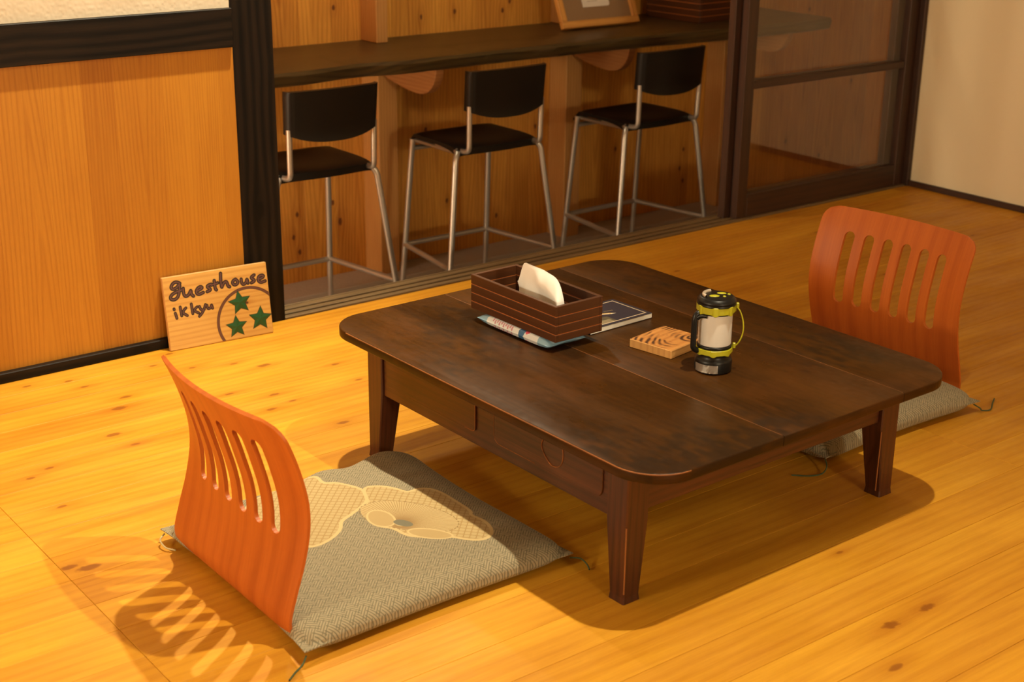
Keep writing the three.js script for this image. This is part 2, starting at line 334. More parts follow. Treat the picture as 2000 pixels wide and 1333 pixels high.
// the counter: live-edged slab with rounded brackets
{
  const t = thing('counter', 'long dark live-edge wooden counter shelf behind the bar stools', 'counter', [0, 0, 0]);
  const x0 = -0.9, x1 = 3.08, n = 160, P = [], I = [], U = [];
  const front = (x) => -0.8 + 0.012 * (noise(x * 3.1 + 4, 2) - 0.5) * 2 + 0.008 * (noise(x * 11, 7) - 0.5) - 0.03 * Math.exp(-(((x - 0.75) / 0.12) ** 2)) + 0.05 * sst(1.9, 2.5, x);
  const prof = (x) => { const f = front(x), d = 0.004 * (noise(x * 9, 3) - 0.5), e = 0.005 * (noise(x * 17, 13) - 0.5); return [[0.53, NZ], [0.53, (NZ + f) / 2], [0.53, f - 0.012], [0.527, f - 0.003], [0.516 + d, f + 0.002], [0.5, f - 0.002 + e], [0.484 + d, f - 0.008 + e], [0.479, f - 0.018], [0.478, NZ]]; };
  for (let i = 0; i <= n; i++) { const x = x0 + (x1 - x0) * i / n; let l = 0, last; prof(x).forEach(([y, z]) => { if (last) l += Math.hypot(y - last[0], z - last[1]); last = [y, z]; P.push(x, y, z); U.push(x, l); }); }
  const m = 9;
  for (let i = 0; i < n; i++) for (let j = 0; j < m - 1; j++) { const a = i * m + j, b = a + m; I.push(a, a + 1, b, a + 1, b + 1, b); }
  for (let j = 1; j < m - 1; j++) { I.push(0, j + 1, j); const o = n * m; I.push(o, o + j, o + j + 1); }
  const g = new THREE.BufferGeometry(); g.setAttribute('position', new THREE.Float32BufferAttribute(P, 3)); g.setAttribute('uv', new THREE.Float32BufferAttribute(U, 2)); g.setIndex(I);
  part('slab', toCreasedNormals(g, 0.6), mCounter, t);
  for (const x of [1.085, 1.993, 2.9]) {
    const s = new THREE.Shape(); s.moveTo(-1.17, 0.478); s.lineTo(-0.825, 0.478); s.quadraticCurveTo(-0.828, 0.43, -0.865, 0.402); s.quadraticCurveTo(-0.9, 0.376, -0.97, 0.383); s.quadraticCurveTo(-1.08, 0.393, -1.17, 0.42); s.closePath();
    const bg = new THREE.ExtrudeGeometry(s, { depth: 0.03, bevelEnabled: true, bevelSize: 0.003, bevelThickness: 0.003, bevelSegments: 2, curveSegments: 10 });
    bg.rotateY(-Math.PI / 2);   // shape x becomes z
    part('bracket', gx(bg, 2, rr(0, 1), rr(0, 1)), mBracket, t, [x + 0.03, 0, 0]);
  }
}
// sliding glass doors
const mGlass = mat({ color: 0xffffff, transmission: 1, thickness: 0, roughness: 0.03, ior: 1.6 });
function glassDoor(n, label, x0, x1, z, top) {
  const d = struct('door_' + n, label, 'door'), D = 0.03, W = 0.05;
  part('stile', gx(cbox(W, top, D, 0.002), 1, rr(0, 1), 0), mDoor, d, [x0 + W / 2, top / 2 + 0.004, z]);
  part('stile', gx(cbox(W, top, D, 0.002), 1, rr(0, 1), 0.1), mDoor, d, [x1 - W / 2, top / 2 + 0.004, z]);
  const L = x1 - x0 - 2 * W, xm = (x0 + x1) / 2;
  part('bottom_rail', gx(cbox(L, 0.082, D, 0.002), 0), mDoor, d, [xm, 0.045, z]);
  part('top_rail', gx(cbox(L, 0.06, D, 0.002), 0), mDoor, d, [xm, top - 0.03, z]);
  const ys = [0.086, 0.465, 0.865, 1.265, top - 0.06];
  for (const y of ys.slice(1, 4)) part('glazing_bar', gx(cbox(L, 0.026, D * 0.8, 0.002), 0, rr(0, 1), 0), mDoor, d, [xm, y, z]);
  for (let i = 0; i < 4; i++) {
    const a = ys[i] + (i ? 0.013 : 0), b = ys[i + 1] - (i < 3 ? 0.013 : 0);
    part('pane', new THREE.PlaneGeometry(L, b - a), mGlass, d, [xm, (a + b) / 2, z]);
  }
}
glassDoor(1, 'front dark wooden sliding door with glass panes beside the cream wall', 1.785, 2.692, -0.031, 1.7);
glassDoor(2, 'rear dark wooden sliding door with glass panes, slid behind the front one', 1.757, 2.66, -0.064, 1.7);

// ------------------------------------------------------------------ low table
const TY = 0.2875;
{
  const t = thing('low_table', 'low dark wooden table with rounded corners and tapered legs', 'table', [-0.3449, 0, 0.7988], 0.0141);
  const W = 0.839, D = 1.016, R = 0.09, th = 0.02, seams = [0, 0.32, 0.66, W];
  // each board of the top: outline in (x, z), rounded where it forms a corner of the table
  for (let i = 0; i < 3; i++) {
    const a = seams[i] + (i ? 0.0006 : 0), b = seams[i + 1] - (i < 2 ? 0.0006 : 0), bv = 0.0022, s = new THREE.Shape();
    const L = i === 0, Rr = i === 2, e = bv, xa = a + (L ? e : 0.0004), xb = b - (Rr ? e : 0.0004), r = R - bv;
    s.moveTo(L ? xa + r : xa, e); s.lineTo(Rr ? xb - r : xb, e);
    if (Rr) { s.absarc(xb - r, e + r, r, -Math.PI / 2, 0, false); s.lineTo(xb, D - e - r); s.absarc(xb - r, D - e - r, r, 0, Math.PI / 2, false); } else s.lineTo(xb, D - e);
    s.lineTo(L ? xa + r : xa, D - e);
    if (L) { s.absarc(xa + r, D - e - r, r, Math.PI / 2, Math.PI, false); s.lineTo(xa, e + r); s.absarc(xa + r, e + r, r, Math.PI, Math.PI * 1.5, false); } else s.lineTo(xa, e);
    const g = new THREE.ExtrudeGeometry(s, { depth: th - 2 * bv, bevelEnabled: true, bevelSize: bv, bevelThickness: bv, bevelSegments: 3, curveSegments: 18 });
    // bevel widens inner seams too: pull those vertices back to the seam
    const p = g.attributes.position; for (let k = 0; k < p.count; k++) p.setX(k, clamp(p.getX(k), a, b));
    g.rotateX(Math.PI / 2); g.translate(0, TY - bv, 0);
    part('top_board', toCreasedNormals(gx(g, 2, 0, 0), 0.7), mTable, t);
  }
  for (const [u, w] of [[0.32, 0.0013], [0.66, 0.0008]]) part('worn_seam', gx(cbox(w, 0.004, D - 0.01, 0.0001), 2, u, 0.03), mWorn, t, [u, TY - 0.00195, D / 2]);
  const ox = 0.044, oz = 0.102;
  const tall = (u, v, su, sv) => { // more rows so the taper bends at the rail
    const rows = [0, 0.012, 0.155, TY - th], P = [], I = []; const wd = [0.041, 0.038, 0.053, 0.054], c = 0.0025;
    rows.forEach((y, k) => { const w = wd[k]; for (const [a, b] of [[c, 0], [w - c, 0], [w, c], [w, w - c], [w - c, w], [c, w], [0, w - c], [0, c]]) P.push(u + su * (a + (k === 0 ? -0.0015 : 0)), y, v + sv * (b + (k === 0 ? -0.0015 : 0))); });
    for (let k = 0; k < 3; k++) for (let j = 0; j < 8; j++) { const q = k * 8 + j, n = k * 8 + (j + 1) % 8; const f = su * sv > 0; const A = [q, q + 8, n, n, q + 8, n + 8]; I.push(...(f ? A : A.reverse())); }
    for (let j = 1; j < 7; j++) { const A = [0, j, j + 1]; I.push(...(su * sv > 0 ? A : A.reverse())); }
    const g = new THREE.BufferGeometry(); g.setAttribute('position', new THREE.Float32BufferAttribute(P, 3)); g.setIndex(I);
    const q = g.toNonIndexed(); q.computeVertexNormals(); return q;
  };
  for (const [u, v, su, sv] of [[ox, oz, 1, 1], [W - ox, oz, -1, 1], [ox, D - oz, 1, -1], [W - ox, D - oz, -1, -1]])
    part('leg', gx(tall(u, v, su, sv), 1, rr(0, 1), rr(0, 1)), mRed, t);
  // rails between the legs
  const x0 = ox + 0.004, x1 = W - ox - 0.004, z0 = oz + 0.006, z1 = D - oz - 0.006, yT = TY - th;
  part('rail', gx(cbox(W - 2 * ox - 0.108, yT - 0.168, 0.018, 0.0015), 0, 0.2, 0), mRed, t, [W / 2, (yT + 0.168) / 2, z1 - 0.012]);
  part('rail', gx(cbox(W - 2 * ox - 0.108, yT - 0.168, 0.018, 0.0015), 0, 0.5, 0.1), mRed, t, [W / 2, (yT + 0.168) / 2, z0 + 0.012]);
  part('rail', gx(cbox(0.016, yT - 0.153, D - 2 * oz - 0.108, 0.0015), 2, 0.1, 0.2), mRed, t, [x1 - 0.009, (yT + 0.153) / 2, D / 2]);
  // drawer side: frame with a fixed panel and a drawer front, both with worn round-cornered edges
  part('rail', gx(cbox(0.014, yT - 0.153, D - 2 * oz - 0.108, 0.0015), 2, 0.3, 0.05), mRed, t, [x0 + 0.009, (yT + 0.153) / 2, D / 2]);
  const plate = (va, vb, ya, yb, r) => { const s = new THREE.Shape(); s.moveTo(va, yb); s.lineTo(va, ya + r); s.quadraticCurveTo(va, ya, va + r, ya); s.lineTo(vb - r, ya); s.quadraticCurveTo(vb, ya, vb, ya + r); s.lineTo(vb, yb); s.closePath(); const g = new THREE.ExtrudeGeometry(s, { depth: 0.003, bevelEnabled: true, bevelSize: 0.001, bevelThickness: 0.001, bevelSegments: 1, curveSegments: 5 }); g.rotateY(-Math.PI / 2); return g; };
  part('fixed_panel', gx(plate(0.17, 0.476, 0.181, yT - 0.002, 0.012), 2, 0.1, 0.1), mRed, t, [x0 + 0.003, 0, 0]);
  const dr = part('drawer_front', gx(plate(0.537, 0.845, 0.181, yT - 0.002, 0.02), 2, 0.45, 0.2), mRed, t, [x0 + 0.003, 0, 0]);
  part('worn_edge', gx(tube([[x0 - 0.001, 0.255, 0.477], [x0 - 0.001, 0.181, 0.477], [x0 - 0.001, 0.181, 0.444]], 0.0008, 0.01, 20, 6), 1), mWorn, t);
  part('worn_edge', gx(tube([[x0 - 0.001, 0.25, 0.536], [x0 - 0.001, 0.181, 0.536], [x0 - 0.001, 0.181, 0.66]], 0.0007, 0.02, 24, 6), 1), mWorn, t);
  const scar = part('pull_mark', gx(spline([[-0.0046, 0.24, 0.684], [-0.0046, 0.225, 0.679], [-0.0046, 0.208, 0.689], [-0.0046, 0.195, 0.71], [-0.0046, 0.202, 0.732], [-0.0046, 0.222, 0.74], [-0.0046, 0.24, 0.738]], 0.0011, 30, 6), 1), mWorn, dr);
  // rubbed bare edges of the top and legs
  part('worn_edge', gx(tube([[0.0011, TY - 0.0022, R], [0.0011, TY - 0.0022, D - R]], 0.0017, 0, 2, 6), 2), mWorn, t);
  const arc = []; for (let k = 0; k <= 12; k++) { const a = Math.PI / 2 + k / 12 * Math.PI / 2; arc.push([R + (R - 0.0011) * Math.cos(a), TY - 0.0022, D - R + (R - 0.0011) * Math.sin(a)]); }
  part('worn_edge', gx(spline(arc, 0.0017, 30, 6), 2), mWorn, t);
  for (const [u, v, s] of [[ox + 0.001, D - oz - 0.001, 1], [W - ox - 0.0525, D - oz - 0.0005, -1]]) part('worn_edge', gx(tube([[u, 0.02, v], [u, 0.15, v]], 0.0015, 0, 2, 6), 1), mWorn, t);
}

// ------------------------------------------------------------------ bar stools
const mSteel = mat({ color: col(0.52, 0.5, 0.47), metalness: 0.85, roughness: 0.38 });
const mBlack = mat({ color: col(0.007, 0.006, 0.0055), roughness: 0.4, specularIntensity: 0.5 });
function makeStool(label) {
  const t = thing('bar_stool', label, 'bar stool', [0, 0, 0], 0, 'bar stools at the counter');
  // seat: dished plate with rolled front, local front is -z
  const nx = 24, nz = 26, top = [], T = 0.012;
  const S = (u, v, k) => {   // u -1..1 across, v 0 (rear) .. 1 (front); k 0 top 1 underside
    const bulge = 0.022 * (1 - u * u) * (1 - sst(0, 0.5, v));
    const w = 0.178 - 0.008 * v; let z = 0.15 + bulge - 0.315 * v, y = 0.645 - 0.012 * (1 - u * u) * Math.sin(Math.PI * clamp(v * 1.1));
    const roll = sst(0.82, 1, v); y -= 0.03 * roll * roll; z += 0.008 * roll;
    y -= 0.02 * Math.pow(1 - v, 8) * 0.6;
    y -= 0.006 * Math.pow(Math.abs(u), 6);
    return [u * w, y - k * (T + 0.012 * Math.pow(1 - v, 6)), z];
  };
  const sheet = (f, a, b) => {
    const P = [], I = [], id = (i, j, k) => (k * (b + 1) + j) * (a + 1) + i;
    for (let k = 0; k < 2; k++) for (let j = 0; j <= b; j++) for (let i = 0; i <= a; i++) P.push(...f(i / a * 2 - 1, j / b, k));
    for (let k = 0; k < 2; k++) for (let j = 0; j < b; j++) for (let i = 0; i < a; i++) { const q = [id(i, j, k), id(i + 1, j, k), id(i + 1, j + 1, k), id(i, j + 1, k)]; I.push(...(k ? [q[0], q[2], q[1], q[0], q[3], q[2]] : [q[0], q[1], q[2], q[0], q[2], q[3]])); }
    const rim = (q, w) => { for (let n = 0; n < q.length - 1; n++) { const [i, j] = q[n], [e, f2] = q[n + 1]; I.push(id(i, j, 0), id(i, j, 1), id(e, f2, 0), id(e, f2, 0), id(i, j, 1), id(e, f2, 1)); } };
    const ring = []; for (let i = 0; i < a; i++) ring.push([i, 0]); for (let j = 0; j < b; j++) ring.push([a, j]); for (let i = a; i > 0; i--) ring.push([i, b]); for (let j = b; j >= 0; j--) ring.push([0, j]); rim(ring);
    const g = new THREE.BufferGeometry(); g.setAttribute('position', new THREE.Float32BufferAttribute(P, 3)); g.setIndex(I); return g;
  };
  part('seat', toCreasedNormals(sheet(S, nx, nz), 0.8), mBlack, t);
  const B = (u, v, k) => {   // backrest: v 0 bottom .. 1 top; flanged sides, bottom lip
    const w = 0.165 + 0.003 * v; const low = 0.768 - 0.03 * (1 - Math.pow(Math.abs(u), 2.5)), y = low + (0.905 - low) * v;
    const z = 0.204 + 0.014 * (1 - u * u) + 0.012 * v - 0.012 * sst(0.93, 1, Math.abs(u)) + 0.006 * Math.pow(1 - v, 10) * (1 - u * u);
    return [u * w, y, z + (k ? -0.018 : 0.004)];
  };
  part('backrest', toCreasedNormals(sheet((u, v, k) => B(u, v, 1 - k), 28, 12).scale(1, 1, 1), 0.8), mBlack, t);
  for (const s of [-1, 1]) {
    part('leg', tube([[s * 0.158, 0.622, 0.1], [s * 0.172, 0.622, 0.148], [s * 0.188, 0.6, 0.158], [s * 0.262, 0, 0.21]], 0.0105, 0.03, 48), mSteel, t);
    part('leg', tube([[s * 0.172, 0.62, -0.13], [s * 0.196, 0, -0.185]], 0.0105), mSteel, t);
    part('back_tube', tube([[s * 0.155, 0.622, 0.0], [s * 0.158, 0.622, 0.16], [s * 0.156, 0.628, 0.193], [s * 0.157, 0.785, 0.197]], 0.0095, 0.03, 48), mSteel, t);
    part('foot_rail', tube([[s * 0.19, 0.22, -0.16], [s * 0.24, 0.22, 0.19]], 0.0095), mSteel, t);
  }
  part('foot_rail', tube([[-0.19, 0.22, -0.166], [0.19, 0.22, -0.166]], 0.0095), mSteel, t);
  part('seat_rail', tube([[-0.172, 0.585, -0.135], [0.172, 0.585, -0.135]], 0.009), mSteel, t);
  part('seat_rail', tube([[-0.158, 0.613, -0.13], [-0.158, 0.613, 0.13]], 0.008), mSteel, t);
  part('seat_rail', tube([[0.158, 0.613, -0.13], [0.158, 0.613, 0.13]], 0.008), mSteel, t);
  return t;
}
{
  const s1 = makeStool('black and steel bar stool half hidden by the dark post');
  const put = (o, x, z, a) => { o.position.set(x, NY, z); o.rotation.y = a; };
  put(s1, 0.526, -0.8, 0.0);
  const s2 = s1.clone(); s2.name = numbered('bar_stool'); s2.userData = { ...s1.userData, label: 'black and steel bar stool in the middle, between two others' }; scene.add(s2); put(s2, 1.225, -0.8, 0.0);
  const s3 = s1.clone(); s3.name = numbered('bar_stool'); s3.userData = { ...s1.userData, label: 'black and steel bar stool nearest the sliding glass doors' }; scene.add(s3); put(s3, 1.993, -0.79, 0.02);
}

// ------------------------------------------------------------------ things on the counter
{
  const f = thing('picture_frame', 'pale wooden picture frame leaning on the pine wall above the counter', 'picture frame', [2.04, 0.537, -1.045], 0.0);
  const lean = new THREE.Group(); const W = 0.4, H = 0.3, b = 0.028, a = -0.42;
  const mBar = mat({ map: paleTex, color: col(1.15, 1.05, 0.85), roughness: 0.5 });
  const P = (n, g, m, x, y, z) => { const o = part(n, g, m, f); g.translate(x, y, z); g.rotateX(a); return o; };
  P('frame_bar', gx(cbox(W, b, 0.022, 0.002), 0), mBar, 0, b / 2, 0);
  P('frame_bar', gx(cbox(W, b, 0.022, 0.002), 0, 0.2), mBar, 0, H - b / 2, 0);
  P('frame_bar', gx(cbox(b, H - 2 * b, 0.022, 0.002), 1, 0.1), mBar, -W / 2 + b / 2, H / 2, 0);
  P('frame_bar', gx(cbox(b, H - 2 * b, 0.022, 0.002), 1, 0.4), mBar, W / 2 - b / 2, H / 2, 0);
  P('backing_board', gx(cbox(W - 2 * b, H - 2 * b, 0.008, 0.0005), 0), mat({ color: col(0.3, 0.18, 0.09), roughness: 0.8 }), 0, H / 2, -0.004);
  const cv = document.createElement('canvas'); cv.width = 256; cv.height = 256; const c = cv.getContext('2d'); c.fillStyle = '#e8ddd0'; c.fillRect(0, 0, 256, 256); c.fillStyle = '#b9a89a'; for (let k = 0; k < 9; k++) c.fillRect(50, 20 + k * 24, 150 - (k % 3) * 26, 5);
  const tx = new THREE.CanvasTexture(cv); tx.colorSpace = THREE.SRGBColorSpace;
  const s = new THREE.Shape(); s.moveTo(-0.07, 0); s.lineTo(0.058, 0); s.quadraticCurveTo(0.07, 0, 0.07, 0.012); s.lineTo(0.07, 0.14); s.lineTo(-0.07, 0.14); s.closePath();
  const pg = new THREE.ExtrudeGeometry(s, { depth: 0.0006, bevelEnabled: false }); const uv = pg.attributes.uv; for (let k = 0; k < uv.count; k++) uv.setXY(k, (uv.getX(k) + 0.07) / 0.14, uv.getY(k) / 0.14);
  P('paper_note', pg, mat({ map: tx, roughness: 0.8 }), 0.0, 0.08, 0.0004);
}
// dark slatted wooden boxes: the tissue box on the table and one on the counter
const boxTex = woodTex(512, 256, 0.5, 0.12, { light: [80, 44, 19], dark: [46, 24, 10], rings: 40, ringAmp: 0.12, fib: 0.3, blotch: 0.7 });
const mBox = mat({ map: boxTex, roughness: 0.42 });
const mBoxGlint = mat({ map: boxTex, color: col(6.0, 5.4, 4.2), roughness: 0.5 });  // pale tone paints the slats' bright edge highlights into the joints
function slatBox(t, X, Z, hs, wt, gap) {
  let y = 0;
  hs.forEach((h, k) => {
    const g = k < hs.length - 1 ? gap : 0;
    for (const s of [-1, 1]) {
      part('slat', gx(cbox(wt, h - g, Z, 0.0009), 2, rr(0, 1), rr(0, 1)), mBox, t, [s * (X / 2 - wt / 2), y + (h - g) / 2, 0]);
      part('slat', gx(cbox(X - 2 * wt, h - g, wt, 0.0009), 0, rr(0, 1), rr(0, 1)), mBox, t, [0, y + (h - g) / 2, s * (Z / 2 - wt / 2)]);
      if (g) {
        part('joint_glint_strip', gx(cbox(wt - 0.0014, g, Z - 0.0014, 0.0001), 2), mBoxGlint, t, [s * (X / 2 - wt / 2), y + h - g / 2, 0]);
        part('joint_glint_strip', gx(cbox(X - 2 * wt, g, wt - 0.0014, 0.0001), 0), mBoxGlint, t, [0, y + h - g / 2, s * (Z / 2 - wt / 2)]);
      }
    }
    y += h;
  });
  return y;
}
{
  const t = thing('wooden_box', 'dark brown slatted wooden box at the far end of the counter', 'box', [2.565, 0.531, -1.07], 0.06);
  slatBox(t, 0.24, 0.3, [0.026, 0.026, 0.026, 0.026, 0.026], 0.01, 0.002);
  part('bottom', gx(cbox(0.22, 0.006, 0.28, 0.0005), 2), mBox, t, [0, 0.004, 0]);
  const b = thing('wooden_board', 'pale wooden board lying across the dark box on the counter', 'board', [2.6, 0.6618, -1.08], 0.3);
  part('board', gx(cbox(0.26, 0.014, 0.2, 0.001), 0), mPale, b, [0, 0.007, 0]);
  const k = thing('small_carton', 'small reddish carton standing beside the dark box near the door', 'carton', [2.75, 0.531, -0.93], 0.2);
  part('carton', cbox(0.07, 0.06, 0.05, 0.001), mat({ color: col(0.32, 0.14, 0.08), roughness: 0.7 }), k, [0, 0.05, 0]);
  part('base', cbox(0.065, 0.02, 0.046, 0.001), mBlack, k, [0, 0.01, 0]);
}

// ------------------------------------------------------------------ floor cushions
const CW = 0.57, CD = 0.545;
function cushionTex() {
  const N = 1536, cv = document.createElement('canvas'); cv.width = cv.height = N; const c = cv.getContext('2d');
  const k = N / 0.6, X = (x) => (x + 0.3) * k;   // metres from the cushion's centre
  c.fillStyle = '#978a6f'; c.fillRect(0, 0, N, N);
  // key pattern: alternating blocks of parallel lines, set at 45 degrees and slightly sheared
  c.save(); c.translate(N / 2, N / 2); c.rotate(Math.PI / 4); c.strokeStyle = '#6c6550'; c.lineWidth = 0.0016 * k;
  const cell = 0.0185 * k, n = 34;
  for (let i = -n; i < n; i++) for (let j = -n; j < n; j++) for (let q = 0; q < 4; q++) {
    c.beginPath(); const o = (q + 0.5) / 4 * cell;
    const e = cell * 0.28;
    if ((i + j) & 1) { c.moveTo(i * cell - e * (q & 1), j * cell + o); c.lineTo((i + 1) * cell + e * (q > 1), j * cell + o); } else { c.moveTo(i * cell + o, j * cell - e * (q & 1)); c.lineTo(i * cell + o, (j + 1) * cell + e * (q > 1)); }
    c.stroke();
  }
  c.restore();
  const poly = (L) => { c.beginPath(); const m = L.length; for (let i = 0; i < m; i++) { const a = L[i], b = L[(i + 1) % m], mx = (a[0] + b[0]) / 2, my = (a[1] + b[1]) / 2; if (!i) { const z = L[m - 1]; c.moveTo(X((z[0] + a[0]) / 2), X((z[1] + a[1]) / 2)); } c.quadraticCurveTo(X(a[0]), X(a[1]), X(mx), X(my)); } c.closePath(); };
  const left = [[-0.17, -0.16], [-0.12, -0.22], [-0.07, -0.235], [-0.02, -0.262], [0.018, -0.25], [0.036, -0.23], [0.029, -0.197], [0.055, -0.187], [0.07, -0.152], [0.075, -0.118], [0.064, -0.084], [0.045, -0.065], [0.005, -0.046], [-0.03, -0.033], [-0.045, -0.005], [-0.075, 0.018], [-0.115, 0.028], [-0.14, 0.01], [-0.165, -0.03], [-0.19, -0.08]];
  const right = [[0.079, -0.132], [0.11, -0.118], [0.129, -0.091], [0.139, -0.058], [0.17, -0.067], [0.191, -0.054], [0.2, -0.027], [0.199, 0.022], [0.196, 0.077], [0.183, 0.086], [0.194, 0.124], [0.181, 0.164], [0.153, 0.182], [0.125, 0.172], [0.1, 0.133], [0.062, 0.114], [0.036, 0.089], [0.034, 0.053], [0.015, 0.026], [0.016, -0.013], [0.033, -0.041], [0.052, -0.062]];
  const motif = (L) => {
    poly(L); c.fillStyle = '#b09a6c'; c.fill(); c.save(); c.clip();
    c.strokeStyle = '#967a4e'; c.lineWidth = 0.0016 * k;
    for (let i = -40; i < 40; i++) { c.beginPath(); c.moveTo(X(i * 0.017 - 0.3), X(-0.3)); c.lineTo(X(i * 0.017 + 0.3), X(0.3)); c.stroke(); c.beginPath(); c.moveTo(X(i * 0.017 + 0.3), X(-0.3)); c.lineTo(X(i * 0.017 - 0.3), X(0.3)); c.stroke(); }
    c.fillStyle = '#a08556'; for (let i = -30; i < 30; i++) for (let j = -30; j < 30; j++) { const px = (i + ((j & 1) ? 0.5 : 0)) * 0.017, py = j * 0.0085; c.beginPath(); c.arc(X(px), X(py), 0.0028 * k, 0, 7); c.fill(); }
    c.restore(); poly(L); c.strokeStyle = '#bfa878'; c.lineWidth = 0.007 * k; c.stroke();
  };
  motif(left); motif(right);
  // fan with fine ribs, and two small leaf lobes, inside the right motif
  const fx = 0.055, fy = 0.045;
  c.beginPath(); c.ellipse(X(0.083), X(0.028), 0.052 * k, 0.098 * k, -0.55, 0, 7); c.fillStyle = '#b49e70'; c.fill(); c.save(); c.clip(); c.strokeStyle = '#90744a'; c.lineWidth = 0.0011 * k;
  for (let i = 0; i < 110; i++) { const a = i / 110 * 6.283; c.beginPath(); c.moveTo(X(fx + 0.012 * Math.cos(a)), X(fy + 0.012 * Math.sin(a))); c.lineTo(X(fx + 0.2 * Math.cos(a)), X(fy + 0.2 * Math.sin(a))); c.stroke(); }
  c.restore();
  c.setLineDash?.([0.006 * k, 0.004 * k]); c.beginPath(); c.ellipse(X(0.083), X(0.028), 0.054 * k, 0.1 * k, -0.55, 0, 7); c.strokeStyle = '#826a44'; c.lineWidth = 0.002 * k; c.stroke(); c.setLineDash?.([]);
  for (const [x, y, a, b, r] of [[0.036, 0.005, 0.022, 0.036, 0.05], [0.077, 0.108, 0.017, 0.042, -0.75]]) { c.beginPath(); c.ellipse(X(x), X(y), a * k, b * k, r, 0, 7); c.fillStyle = '#aa9264'; c.fill(); c.strokeStyle = '#bfa878'; c.lineWidth = 0.004 * k; c.stroke(); }
  c.beginPath(); c.ellipse(X(0.058), X(0.047), 0.011 * k, 0.02 * k, -0.5, 0, 7); c.fillStyle = '#6f6b58'; c.fill();
  const t = new THREE.CanvasTexture(cv); t.colorSpace = THREE.SRGBColorSpace; t.flipY = false; return t;
}
const cushMap = cushionTex();
const mCush = mat({ map: cushMap, roughness: 0.95, sheen: 0.3, sheenRoughness: 0.6, sheenColor: col(0.5, 0.45, 0.35), bumpMap: cushMap, bumpScale: 0.0007 });
const mThread = mat({ color: col(0.06, 0.085, 0.035), roughness: 0.9 });
const mThreadPale = mat({ color: col(0.5, 0.4, 0.2), roughness: 0.9 });
function cushion(label, pos, turn, humps, threads, thick = 1) {
  const t = thing('floor_cushion', label, 'cushion', pos, turn, 'floor cushions by the low table');
  const n = 56, P = [], U = [], I = [];
  for (let k = 0; k < 2; k++) for (let j = 0; j <= n; j++) for (let i = 0; i <= n; i++) {
    const e = (q) => Math.sign(q) * (1 - Math.pow(1 - Math.abs(q), 1.7));   // finer rows near the rim
    const u = e(i / n * 2 - 1), v = e(j / n * 2 - 1);
    // edges pulled in between the pointed corners
    let x = u * CW / 2 * (1 - 0.055 * (1 - v * v)), z = v * CD / 2 * (1 - 0.03 * (1 - u * u));
    const f = Math.sqrt(Math.max(0, 1 - Math.pow(Math.abs(u), 12) - Math.pow(Math.abs(v), 12)));
    let lift = 0; for (const [hx, hz, s, a] of humps) lift += a * Math.exp(-(((x - hx) / s) ** 2) - (((z - hz) / s) ** 2));
    const tuft = 0.006 * Math.exp(-((x * x + z * z) / 0.0018));
    let y = k ? 0.022 - 0.0205 * f + lift * 0.75 : 0.024 + (0.026 + 0.013 * (1 - u * u) * (1 - v * v)) * f + lift - tuft + 0.006 * f * (noise(x * 9 + pos[0] * 9, z * 9) - 0.5);
    P.push(x, Math.max(0.0015, y * thick), z); U.push((x + 0.3) / 0.6, (z + 0.3) / 0.6);
  }
  const id = (i, j, k) => (k * (n + 1) + j) * (n + 1) + i;
  for (let k = 0; k < 2; k++) for (let j = 0; j < n; j++) for (let i = 0; i < n; i++) { const q = [id(i, j, k), id(i + 1, j, k), id(i + 1, j + 1, k), id(i, j + 1, k)]; I.push(...(k ? [q[0], q[1], q[2], q[0], q[2], q[3]] : [q[0], q[2], q[1], q[0], q[3], q[2]])); }
  for (let a = 0; a < n; a++) for (const [A, B] of [[[a, 0], [a + 1, 0]], [[n, a], [n, a + 1]], [[n - a, n], [n - a - 1, n]], [[0, n - a], [0, n - a - 1]]]) { const p = id(...A, 0), q = id(...B, 0), r = id(...A, 1), s = id(...B, 1); I.push(p, q, r, q, s, r); }
  const g = new THREE.BufferGeometry(); g.setAttribute('position', new THREE.Float32BufferAttribute(P, 3)); g.setAttribute('uv', new THREE.Float32BufferAttribute(U, 2)); g.setIndex(I);
  part('cover', toCreasedNormals(g, 1.2), mCush, t);
  for (const [L, pale] of threads) part(L.length > 5 ? 'tassel_thread' : 'tassel_thread', spline(L, 0.0016, 24, 6), pale ? mThreadPale : mThread, t);
  part('centre_tuft', spline([[0.052, 0.056, -0.072], [0.046, 0.0585, -0.06], [0.03, 0.0585, -0.048], [-0.002, 0.0575, -0.037], [-0.028, 0.0575, -0.031]], 0.0022, 24, 6), mThread, t);
  return t;
}
cushion('grey-green floor cushion with beige cloud and fan motif on the left of the table', [-0.548, 0, 1.272], 0, [[0.06, -0.26, 0.05, 0.016], [0.2, -0.27, 0.06, 0.02], [0.02, -0.05, 0.0, 0]], [
  [[[0.28, 0.014, 0.268], [0.296, 0.012, 0.281], [0.299, 0.006, 0.295], [0.293, 0.003, 0.31]]],
  [[[-0.28, 0.013, 0.268], [-0.292, 0.006, 0.277], [-0.312, 0.003, 0.287], [-0.33, 0.0025, 0.3]]],
  [[[-0.28, 0.014, -0.266], [-0.296, 0.012, -0.25], [-0.296, 0.006, -0.225], [-0.284, 0.004, -0.21]], true],
].map(([a, b]) => [a, b]));
cushion('grey-green floor cushion pushed partly under the right side of the table', [0.71, 0, 1.262], Math.PI / 2, [], [
  [[[-0.275, 0.02, 0.262], [-0.29, 0.012, 0.27], [-0.285, 0.003, 0.282], [-0.295, 0.0025, 0.3], [-0.272, 0.0025, 0.345], [-0.258, 0.0025, 0.372]]],
  [[[-0.275, 0.02, -0.262], [-0.292, 0.012, -0.276], [-0.298, 0.004, -0.296], [-0.288, 0.0025, -0.325], [-0.262, 0.0025, -0.352]]],
].map(([a, b]) => [a, b]), 1.22);

